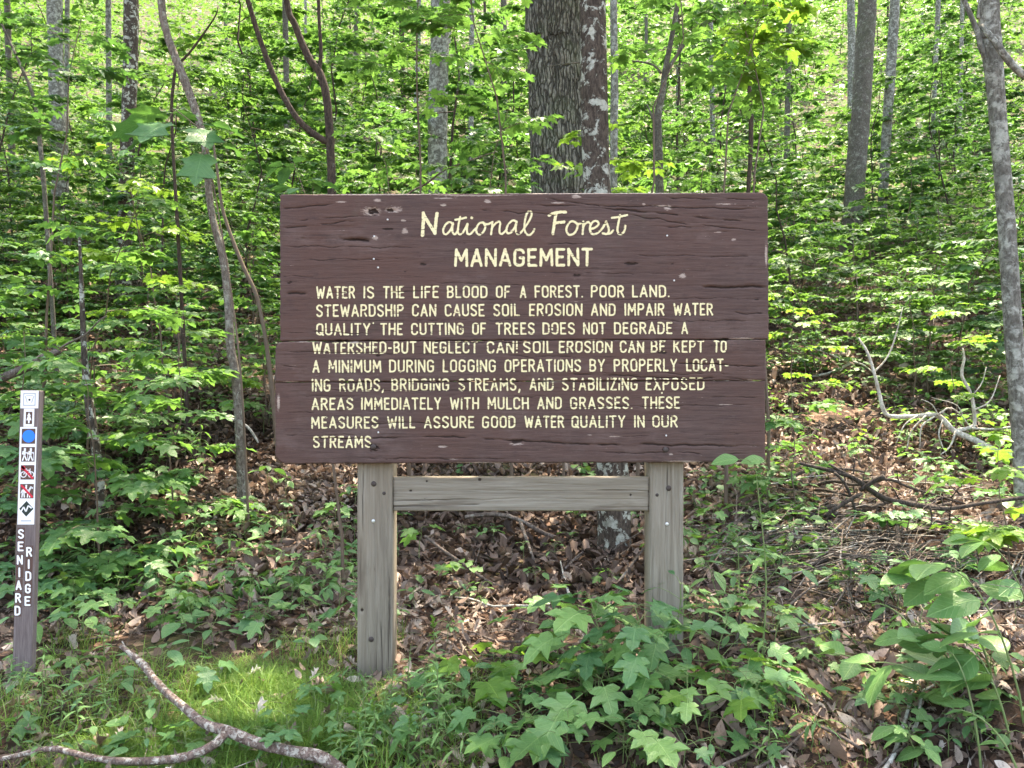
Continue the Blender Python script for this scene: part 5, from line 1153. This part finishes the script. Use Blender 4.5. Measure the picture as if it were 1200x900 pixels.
for (px, py, h) in SPOTS:
    if 120 < px < 400 and 790 < py < 870 and rp_.random() < .6: continue
    j = int(rp_.choice([0, 0, 1, 1, 2, 3])); kind, mat, nm = names[j]
    if h > .12 and py > 570: mat = 'leaf_big' if rp_.random() < .5 else 'leaf_cool'
    if py < 570 and px > 900: mat = 'leaf_yellow' if rp_.random() < .4 else 'leaf'
    sd = 'left of the sign' if px < 320 else ('in front of the sign' if py > 770 and px < 900 else ('behind the sign posts' if px < 900 else 'right of the sign'))
    dist = 'low at the front' if py > 770 else ('on the leaf litter' if py > 570 else 'at the foot of the slope')
    if 'front' in dist and 'front' in sd: dist = 'near the bottom edge'
    seedling(px, py, h, int(rp_.integers(4, 9)), (rp_.uniform(.05, .085) if h < .14 else rp_.uniform(.08, .125)) if py > 570 else rp_.uniform(.07, .11), kind, mat, f'{nm} {dist}, {sd}', f'{nm}s {dist}, {sd}', spread=.06)
# ferns
def fern(px, py, R_, label, n=6):
    b = gpix(px, py); root = thing('fern', label, 'fern', b)
    for k in range(n):
        yaw = k*6.28/n+rp_.normal(0, .3); t = np.linspace(0, 1, 9); ln = R_*rp_.uniform(.75, 1.1); st = np.stack([-np.sin(yaw)*ln*t, np.cos(yaw)*ln*t, ln*(.75*t-.62*t*t)], -1)
        g = Geo(); tube(g, st, np.linspace(.002, .0006, 9), 4, False); V0 = np.concatenate(g.V); Q0 = np.concatenate(g.Q); L = []
        for f in np.linspace(.12, .98, 20):
            x = f*8; i = int(min(7, x)); p = st[i]*(1-(x-i))+st[i+1]*(x-i); sz = ln*.34*math.sin(PI*min(1, .2+f*.8))**.8+.006
            for s_ in (-1, 1): L.append((*p, yaw+s_*1.25, -.1, s_*.15, sz, .5))
        A = np.array(L); V, T, U, C = scatter(TP['lance'], A[:, :3], A[:, 3], A[:, 4], A[:, 5], A[:, 6], A[:, 7], rp_); V[:, :] = V
        me = mesh_from('frond', np.vstack([V0, V]), [Q0, T+len(V0)], M['fern'], {'luv': np.vstack([V0*0+9, U]), 'tint': np.concatenate([np.full(len(V0), .5), C])}); link('frond', me, root)
fern(250, 705, .34, 'lacy fern on the leaf litter left of the left post'); fern(310, 690, .30, 'lacy fern nearer the left post', 5); fern(215, 730, .24, 'small fern above the grass patch', 5); fern(150, 690, .24, 'small fern right of the lettered marker post', 5)
# bigger dark leaved plants left
for (px, py, H, nl, lf, lab) in ((150, 700, .30, 9, .13, 'broad leaved bluish green plant right of the marker post'), (215, 675, .26, 8, .13, 'broad leaved plant right of the bluish green one'), (70, 690, .34, 9, .12, 'leafy plant close behind the marker post'), (190, 790, .12, 6, .12, 'low whorled plant above the fallen branch tip'), (240, 800, .08, 5, .10, 'low leafy plant right of the fallen branch tip'), (130, 830, .14, 6, .09, 'pale green plant left of the fallen branch'), (20, 850, .2, 8, .07, 'weed below the marker post'), (380, 660, .3, 8, .10, 'leafy plant just left of the left post'), (100, 760, .2, 7, .11, 'jagged leaved seedling right of the marker post foot'), (340, 880, .12, 7, .08, 'seedling below the grass patch'), (250, 760, .12, 6, .09, 'seedling at the upper rim of the grass patch'), (300, 745, .14, 7, .09, 'second seedling at the upper rim of the grass patch')):
    seedling(px, py, H, nl, lf, ['maple', 'oval', 'maple', 'oval', 'oval'][nl % 5], 'leaf_cool', lab, spread=.09)
# maple saplings, leaf by leaf
def sapling(x, y, H, nbr, brl, leaf, kind, mat, label, lean=.12, first=.12, tint=(.1, .9), twigs=1, stemmat='stem_brown', lps=.75, seed=0, z=None, group=None, cap=290):
    r = np.random.default_rng(seed); b = Vector((x, y, ground_z(x, y) if z is None else z)); root = thing('maple_sapling', label, 'sapling', b, group)
    tb, L = grow(r, H, nbr, brl, leaf, lean, first, twigs, lps, tint=tint, r0=.004+.003*H)
    link('stem', tubes_mesh('stem', tb, M[stemmat]), root)
    r.shuffle(L) if False else None
    for l in L[:cap]: leaf_part(root, kind, mat, l[:5], r)
    rest = L[cap:]
    if rest: f = link('foliage', leaves_mesh('foliage', kind, rest, mat, r), root); f['kind'] = 'stuff'
def sp(px, Y): return (px-600)/FPX*Y
sapling(sp(118, 5.2), 5.2, 1.55, 14, .62, .125, 'maple', 'leaf', 'dark green maple sapling right of the marker post', seed=1)
sapling(sp(20, 5.0), 5.0, 1.75, 13, .62, .125, 'maple', 'leaf_cool', 'maple sapling with cool green leaves behind the marker post', seed=2)
sapling(sp(205, 6.0), 6.0, 1.8, 12, .65, .115, 'maple', 'leaf', 'maple sapling between the marker post and the leaning tree', seed=3)
sapling(sp(100, 6.8), 6.8, 2.5, 14, .8, .12, 'maple', 'leaf', 'taller maple sapling up the slope at the left', seed=4)
sapling(sp(312, 8.4), 8.4, 1.5, 8, .5, .11, 'maple', 'leaf', 'maple sapling close to the left edge of the sign', seed=5)
sapling(sp(-20, 6.2), 6.2, 2.3, 12, .8, .12, 'maple', 'leaf_cool', 'maple sapling cut by the left edge of the view', seed=6)
sapling(sp(200, 8.2), 8.2, 2.9, 14, .9, .115, 'maple', 'leaf_yellow', 'sunlit yellow green maple sapling behind the leaning tree', seed=7)
sapling(sp(570, 7.0), 7.0, 3.4, 13, .9, .105, 'maple', 'leaf', 'maple sapling whose layered leaves cross the whitish trunk above the sign', first=.5, seed=8)
sapling(sp(660, 6.6), 6.6, 3.2, 9, .85, .10, 'maple', 'leaf_yellow', 'yellow green maple sapling in front of the furrowed trunk', first=.55, seed=9, lean=-.05)
sapling(sp(440, 7.4), 7.4, 3.2, 11, .8, .10, 'maple', 'leaf', 'maple sapling right of the dark forked tree above the sign', first=.5, seed=10)
sapling(sp(850, 6.0), 6.0, 4.35, 9, .7, .13, 'maple', 'leaf_yellow', 'sapling with bright yellow maple leaves at the top, above the right end of the sign', first=.84, seed=12, twigs=1)
sapling(sp(930, 8.6), 8.6, 1.5, 9, .6, .09, 'maple', 'leaf_yellow', 'low yellow green sapling right beside the sign', seed=13)
sapling(sp(1120, 7.6), 7.6, 1.5, 8, .6, .09, 'maple', 'leaf_yellow', 'low yellow green sapling left of the right edge tree', seed=14)
sapling(sp(800, 8.8), 8.8, 3.1, 10, .8, .10, 'maple', 'leaf', 'maple sapling above the right half of the sign', first=.45, seed=15)
sapling(sp(1185, 4.6), 4.6, .95, 7, .42, .12, 'maple', 'leaf_yellow', 'maple sapling with bright leaves at the right edge tree', seed=16)
sapling(sp(1060, 5.2), 5.2, .75, 4, .35, .11, 'maple', 'leaf_cool', 'small maple sapling over the brush pile', seed=17)
sapling(sp(935, 6.0), 6.0, 1.0, 6, .4, .10, 'maple', 'leaf', 'small maple sapling between the sign and the bleached dead branch', seed=18)
for i, (px, Y, H, nb, bl, lf, fi, mat, ln_, lab) in enumerate((
  (600, 6.3, 4.4, 9, .85, .10, .78, 'leaf', .0, 'tall thin maple whose top sprays hang before the left side of the furrowed trunk'),
  (745, 6.0, 4.2, 8, .8, .095, .80, 'leaf', .0, 'tall thin maple whose top sprays hang right of the lichen covered tree'),
  (900, 6.6, 4.4, 9, .85, .10, .78, 'leaf', .0, 'tall thin maple whose top sprays hang above the right end of the sign'),
  (480, 6.8, 4.5, 9, .9, .10, .74, 'leaf', .0, 'tall thin maple whose top sprays hang above the left half of the sign'),
  (40, 6.6, 4.3, 9, .85, .11, .66, 'leaf_cool', .0, 'tall thin maple whose sprays hang before the upper left trunks'))):
    sapling(sp(px, Y), Y, H, nb, bl, lf, 'maple', mat, lab, lean=.03, first=fi, seed=40+i, twigs=1, tint=(.3, 1))
# young tulip like tree with very large drooping leaves, upper left
Y_ = 5.9; b = Vector((sp(292, Y_), Y_, ground_z(sp(292, Y_), Y_))); root = thing('large_leaf_sapling', 'slender sapling topped by very large lobed leaves at the upper left', 'sapling', b)
tips = [(0, 0, 198, 128, 1.35, .34, -.05), (0, 0, 192, 146, 1.9, .36, -.25), (0, 0, 215, 126, .5, .26, .15), (0, 0, 206, 146, 2.9, .40, -.55), (0, 0, 230, 152, -2.4, .36, -.45), (0, 0, 240, 146, -1.5, .36, -.20), (0, 0, 248, 162, -1.2, .24, -.25), (0, 0, 246, 178, 3.1, .34, -.9), (0, 0, 186, 160, 2.3, .28, -.4)]
st = catmull([(0, 0, 0), P(283, 450, Y_)-b, P(272, 350, Y_)-b, P(256, 250, Y_)-b, P(243, 180, Y_)-b, P(238, 160, Y_)-b, P(225, 140, Y_)-b, P(205, 128, Y_)-b], 16); tb = [(st, np.linspace(.011, .004, 16))]
for (tx, ty, bx, by, yw, sz, pt) in tips:
    q = np.array(P(bx, by, Y_+rp_.uniform(-.08, .02))-b); i = int(np.argmin(np.linalg.norm(st-q, axis=1))); tb.append((np.array([st[i], q]), np.array([.0025, .002])))
    leaf_part(root, 'tulip', 'leaf_cool', (q+np.array([0, rp_.uniform(-.1, .1), 0]), yw, pt, rp_.normal(0, .15), sz*.8), rp_)
stem_obj(root, tb, 'stem_brown')
# large bright leaf sprig above the sign by the forked tree
sapling(sp(402, 5.0), 5.0, 2.95, 3, .22, .13, 'broad', 'leaf_cool', 'thin stem with a few large leaves right of the forked dark tree', first=.93, seed=19, twigs=0)

# ------------------------------------------------------------------ fallen branches
def fallen(name, label, paths, mat, Ys=None, group=None, rough=.12, sides=8, cat='branch', tips=True):
    """paths: list of (px points, widths px, depth Y per point, lift); first is the main limb"""
    m_ = paths[0]; k_ = max(range(len(m_[0])), key=lambda q: m_[0][q][1]); sh = 0
    if mat != 'branch_fg' and name != 'fallen_log' and 'above the sign' not in label: sh = gpix(m_[0][k_][0], m_[0][k_][1]+2).y-(.5 if 'brush' in label else .12)-m_[2][k_]
    paths = [(pp, ws, [v+sh for v in Yy]) for pp, ws, Yy in paths]
    p0 = paths[0]; b = Vector(P(*p0[0][0], p0[2][0])); root = None
    for i, (pp, ws, Yy) in enumerate(paths):
        g = Geo(); pts = [P(x, y, yy)-b for (x, y), yy in zip(pp, Yy)]; trunk_geo(g, pts, [w*(1.0 if mat == 'dead_white' else .9)/FPX*yy/2 for w, yy in zip(ws, Yy)], sides if i == 0 else 6, .03 if i == 0 else .05, rough, 0, i*7+3)
        if i == 0: root = link(name, g.mesh(name, M[mat]), None, b); root['label'] = label; root['category'] = cat
        else: link('twig', g.mesh('twig', M[mat]), root)
        if i == 0 and group: root['group'] = group
    return root
def gY(px, py): return gpix(px, py).y
fallen('fallen_branch', 'forked fallen branch with scaly pinkish bark lying across the grass at lower left',
  [([(410, 915), (392, 897), (372, 886), (340, 880), (300, 870), (268, 857), (240, 848), (215, 828), (196, 812), (180, 795), (168, 779), (152, 765), (141, 757)], [17, 16, 16, 14, 14, 14, 11, 10, 9.5, 9, 9, 7, 5], [2.84, 2.86, 2.88, 2.9, 2.92, 2.95, 3.0, 3.08, 3.15, 3.22, 3.30, 3.34, 3.36]),
   ([(266, 857), (252, 872), (225, 885), (190, 891), (140, 892), (100, 886), (63, 877), (40, 881), (0, 890), (-30, 893)], [12, 12, 12, 11, 10, 8, 8, 7, 6, 5], [2.95, 2.9, 2.86, 2.84, 2.84, 2.86, 2.88, 2.87, 2.84, 2.82]),
   ([(153, 766), (146, 758), (143, 751)], [5, 3.5, 2], [3.36, 3.37, 3.37]), ([(248, 850), (243, 858), (241, 862)], [7, 5, 3], [3.04, 3.02, 3.02]), ([(62, 878), (60, 868)], [5, 2], [2.97, 2.97])], 'branch_fg', sides=14, rough=.16)
fallen('dead_branch', 'bleached white dead branch with many fine twigs lying right of the sign',
  [([(1192, 536), (1165, 528), (1140, 515), (1118, 505), (1098, 487), (1070, 488), (1045, 488), (1036, 482), (1030, 460), (1024, 436), (1016, 412), (1006, 396)], [9, 9, 8, 7, 6, 5, 5, 5, 4, 3.5, 3, 2], [6.0, 6.05, 6.1, 6.15, 6.2, 6.2, 6.2, 6.2, 6.2, 6.2, 6.25, 6.3]),
   ([(1118, 505), (1140, 500), (1142, 490), (1138, 462), (1127, 440), (1130, 420), (1128, 408)], [5, 5, 5, 4, 4, 3, 2], [6.15]*7), ([(1140, 502), (1165, 503), (1185, 500)], [3, 2.5, 2], [6.1]*3), ([(1024, 436), (1036, 424), (1044, 410), (1052, 385), (1058, 360)], [2.5, 2, 2, 1.6, 1], [6.25]*5),
   ([(1098, 487), (1112, 478), (1126, 486), (1140, 505)], [2.5, 2, 1.5, 1], [6.15]*4), ([(1095, 488), (1080, 500), (1078, 525)], [2, 2, 1], [6.1]*3), ([(1105, 492), (1100, 510), (1110, 535)], [2, 2, 1], [6.1]*3), ([(1085, 487), (1068, 505), (1062, 530)], [2, 1.6, 1], [6.1]*3), ([(1075, 487), (1060, 498), (1050, 520)], [2, 1.6, 1], [6.1]*3), ([(1120, 505), (1112, 525), (1090, 540)], [2.5, 2, 1], [6.05]*3),
   ([(1142, 480), (1160, 470), (1172, 440)], [2, 1.6, 1], [6.1]*3), ([(1138, 465), (1150, 450), (1156, 430)], [1.6, 1.2, 1], [6.1]*3), ([(1128, 486), (1120, 474), (1092, 466)], [1.6, 1.2, .8], [6.1]*3), ([(1100, 487), (1092, 474), (1080, 468)], [1.6, 1.2, .8], [6.1]*3)], 'dead_white', sides=9)
fallen('dead_branch', 'thin pale dead branch with a fork beside the right edge of the sign',
  [([(996, 426), (975, 436), (950, 441), (935, 438)], [3.5, 3, 2.4, 1.5], [6.6]*4), ([(996, 426), (975, 416), (950, 407), (940, 400)], [2.6, 2.2, 1.8, 1], [6.6, 6.65, 6.7, 6.7]), ([(1000, 424), (1012, 428), (1022, 436)], [3, 2.5, 2], [6.6, 6.5, 6.4])], 'dead_white')
fallen('fallen_branch', 'dark dead branch on top of the brush pile right of the sign',
  [([(938, 543), (975, 552), (1000, 560), (1018, 573), (1040, 585), (1075, 592), (1110, 596), (1150, 590), (1200, 583)], [4, 5, 6, 7, 7, 7, 6, 5, 5], [5.4]*9), ([(1008, 575), (1022, 565), (1036, 558)], [6, 7, 8], [5.4, 5.35, 5.3]), ([(1002, 560), (985, 552), (972, 544)], [4, 4, 3], [5.4]*3), ([(978, 554), (990, 566), (1000, 590), (1004, 606)], [4, 4, 4, 3], [5.35]*4), ([(1010, 578), (985, 592), (965, 606)], [5, 6, 5], [5.3]*3), ([(1090, 594), (1092, 610), (1086, 630)], [2.5, 2, 2], [5.2]*3), ([(1000, 556), (1001, 545), (1003, 535)], [2.5, 2, 1], [5.4]*3)], 'dead_dark')
fallen('fallen_branch', 'curved dead branch on the leaf litter seen under the rail', [([(545, 606), (570, 603), (596, 605), (618, 614), (636, 624), (652, 630)], [5, 6, 6, 6, 6, 5], [5.6, 5.6, 5.55, 5.5, 5.4, 5.35]), ([(610, 612), (620, 640), (628, 660), (645, 675)], [5, 4, 4, 3], [5.5, 5.2, 5.05, 4.95])], 'dead_brown')
fallen('fallen_branch', 'thin stick lying diagonally on the litter between the posts', [([(498, 628), (520, 645), (545, 662), (570, 680), (590, 688)], [3.5, 4, 4, 4, 3], [5.3, 5.15, 5.0, 4.85, 4.8]), ([(582, 686), (582, 700), (592, 716)], [2, 2, 1.5], [4.8, 4.7, 4.6])], 'dead_brown')
fallen('fallen_log', 'grey fallen limb among the saplings at the left edge', [([(-210, 640), (-120, 530), (-20, 455), (0, 444), (28, 432), (48, 420), (70, 411)], [14, 13, 11, 11, 11, 10, 8], [5.9]*7), ([(50, 424), (75, 405), (100, 392), (118, 374), (126, 370)], [3, 3, 2.5, 2, 1.5], [5.9]*5)], 'dead_brown', cat='log')
fallen('fallen_branch', 'dark fallen stick on the slope behind the leaning tree', [([(165, 442), (195, 450), (225, 457), (250, 462)], [4, 5, 5, 4], [7.6]*4)], 'dead_brown')
fallen('fallen_branch', 'pale curved twig at the foot of the slope left of the sign', [([(252, 486), (275, 492), (290, 500), (299, 512), (303, 520)], [2, 3, 3, 3, 2], [7.0]*5)], 'dead_white')
fallen('fallen_branch', 'bare diagonal twig above the sign left of the whitish trunk', [([(425, 600), (432, 480), (440, 340), (455, 250), (480, 226), (500, 215), (520, 200), (545, 190), (580, 178)], [5, 5, 4, 3, 2.5, 2.5, 2.5, 2, 1.5], [6.4, 6.5, 6.7, 6.9, 7.0, 7.0, 7.0, 7.0, 7.0])], 'dead_brown')
rb = np.random.default_rng(71)
for i in range(34):
    if i < 22: px, py = rb.uniform(920, 1180), rb.uniform(575, 690)
    elif i < 28: px, py = rb.uniform(470, 740), rb.uniform(600, 760)
    else: px, py = rb.uniform(880, 1150), rb.uniform(780, 890)
    c = gpix(px, py); ln = rb.uniform(.35, 1.0); yaw = rb.normal(0, .5) if i < 22 else rb.random()*3; g = Geo(); t = np.linspace(-.5, .5, 6)
    X = np.cos(yaw)*ln*t; Yv = np.sin(yaw)*ln*t+rb.normal(0, .02, 6).cumsum(); Z = gh(X+c.x, Yv+c.y)-c.z+.03+.02*rb.random(6)+rb.random()*(.08 if i < 22 else .01)
    trunk_geo(g, np.stack([X, Yv, Z], -1), np.linspace(.011, .004, 6)*rb.uniform(.5, 1.0), 6, .05, .1, 0, i)
    w = ('in the brush pile right of the sign', 'sticks of the brush pile right of the sign') if i < 22 else (('on the litter under the rail', 'sticks on the litter under the rail') if i < 28 else ('on the bare soil at the lower right', 'sticks on the bare soil at the lower right'))
    o = link('stick', g.mesh('stick', M['dead_brown' if i % 3 else 'dead_white']), None, c); o['label'] = 'thin dead stick lying '+w[0]; o['category'] = 'stick'; o['group'] = w[1]
for i, (px, py, ln, yw, lift) in enumerate(((990, 610, 1.0, .5, .1), (1040, 625, 1.3, -.3, .12), (960, 590, .8, -.7, .1), (1075, 605, 1.1, .15, .15), (1010, 650, 1.0, -.1, .06), (1090, 640, 1.2, .25, .1), (950, 640, .9, .35, .12), (1030, 590, 1.1, -.5, .2), (1110, 615, 1.0, .6, .16), (1000, 670, .8, .3, .1), (1060, 675, 1.1, -.25, .1), (970, 570, .9, .2, .2), (1130, 660, .9, -.6, .12), (1045, 645, .7, 1.2, .22), (985, 590, .7, -1.1, .25))):
    c = gpix(px, py); t = np.linspace(-.5, .5, 8); g = Geo(); kx_ = rb.normal(0, .03, 8).cumsum(); trunk_geo(g, np.stack([np.cos(yw)*ln*t, np.sin(yw)*ln*t+kx_, lift*(1-4*t*t)*.6+.05+rb.normal(0, .012, 8)], -1), np.linspace(.02, .007, 8), 7, .05, .14, 0, i)
    o = link('stick', g.mesh('stick', M['dead_dark']), None, c); o['label'] = 'thick dark stick in the brush pile right of the sign'; o['category'] = 'stick'; o['group'] = 'thick dark sticks of the brush pile'
    for k in range(3):
        f = rb.uniform(-.4, .4); g = Geo(); b0 = np.array([math.cos(yw)*ln*f, math.sin(yw)*ln*f, .06+lift*.5]); dd = np.array([rb.normal(0, .5), rb.normal(0, .3), rb.uniform(.2, .9)])*rb.uniform(.15, .3); trunk_geo(g, [b0, b0+dd*.5+rb.normal(0, .01, 3), b0+dd], [.006, .004, .002], 5, .05, .1, 0, k); link('twig', g.mesh('twig', M['dead_dark']), o)
# large dead leaves near the camera
LM = leaf_meshes('dead', 'litter')
def dead_leaf(px, py, s, lab, grp=None, yaw=None, pitch=.15, lift=.02):
    c = gpix(px, py); o = bpy.data.objects.new('dead_leaf', LM[int(rb.integers(len(LM)))]); COL.objects.link(o); o.location = (c.x, c.y, c.z+lift); o.scale = (s, s, s)
    o.rotation_euler = (pitch+rb.normal(0, .25), rb.normal(0, .3), rb.random()*6.28 if yaw is None else yaw); o['label'] = lab; o['category'] = 'dead leaf'
    if grp: o['group'] = grp
dead_leaf(780, 885, .17, 'large curled brown dead leaf at the bottom edge right of centre', yaw=1.0, pitch=.5); dead_leaf(908, 802, .15, 'upturned orange brown dead leaf on the litter right of the post', yaw=1.4, pitch=.3); dead_leaf(985, 838, .10, 'pale tan dead leaf on the bare soil', yaw=.5)
for i in range(90):
    reg = i % 3; px, py = ((rb.uniform(800, 1040), rb.uniform(770, 900)), (rb.uniform(240, 420), rb.uniform(570, 690)), (rb.uniform(0, 130), rb.uniform(800, 900)))[reg]
    w = ('on the bare soil at the lower right', 'in the sunny litter left of the left post', 'among the grass at the lower left')[reg]
    dead_leaf(px, py, rb.uniform(.07, .12), 'curled tan dead leaf lying '+w, 'dead leaves '+w)
print('objects', len(bpy.data.objects), 'tris ~', sum(len(m.polygons) for m in bpy.data.meshes))
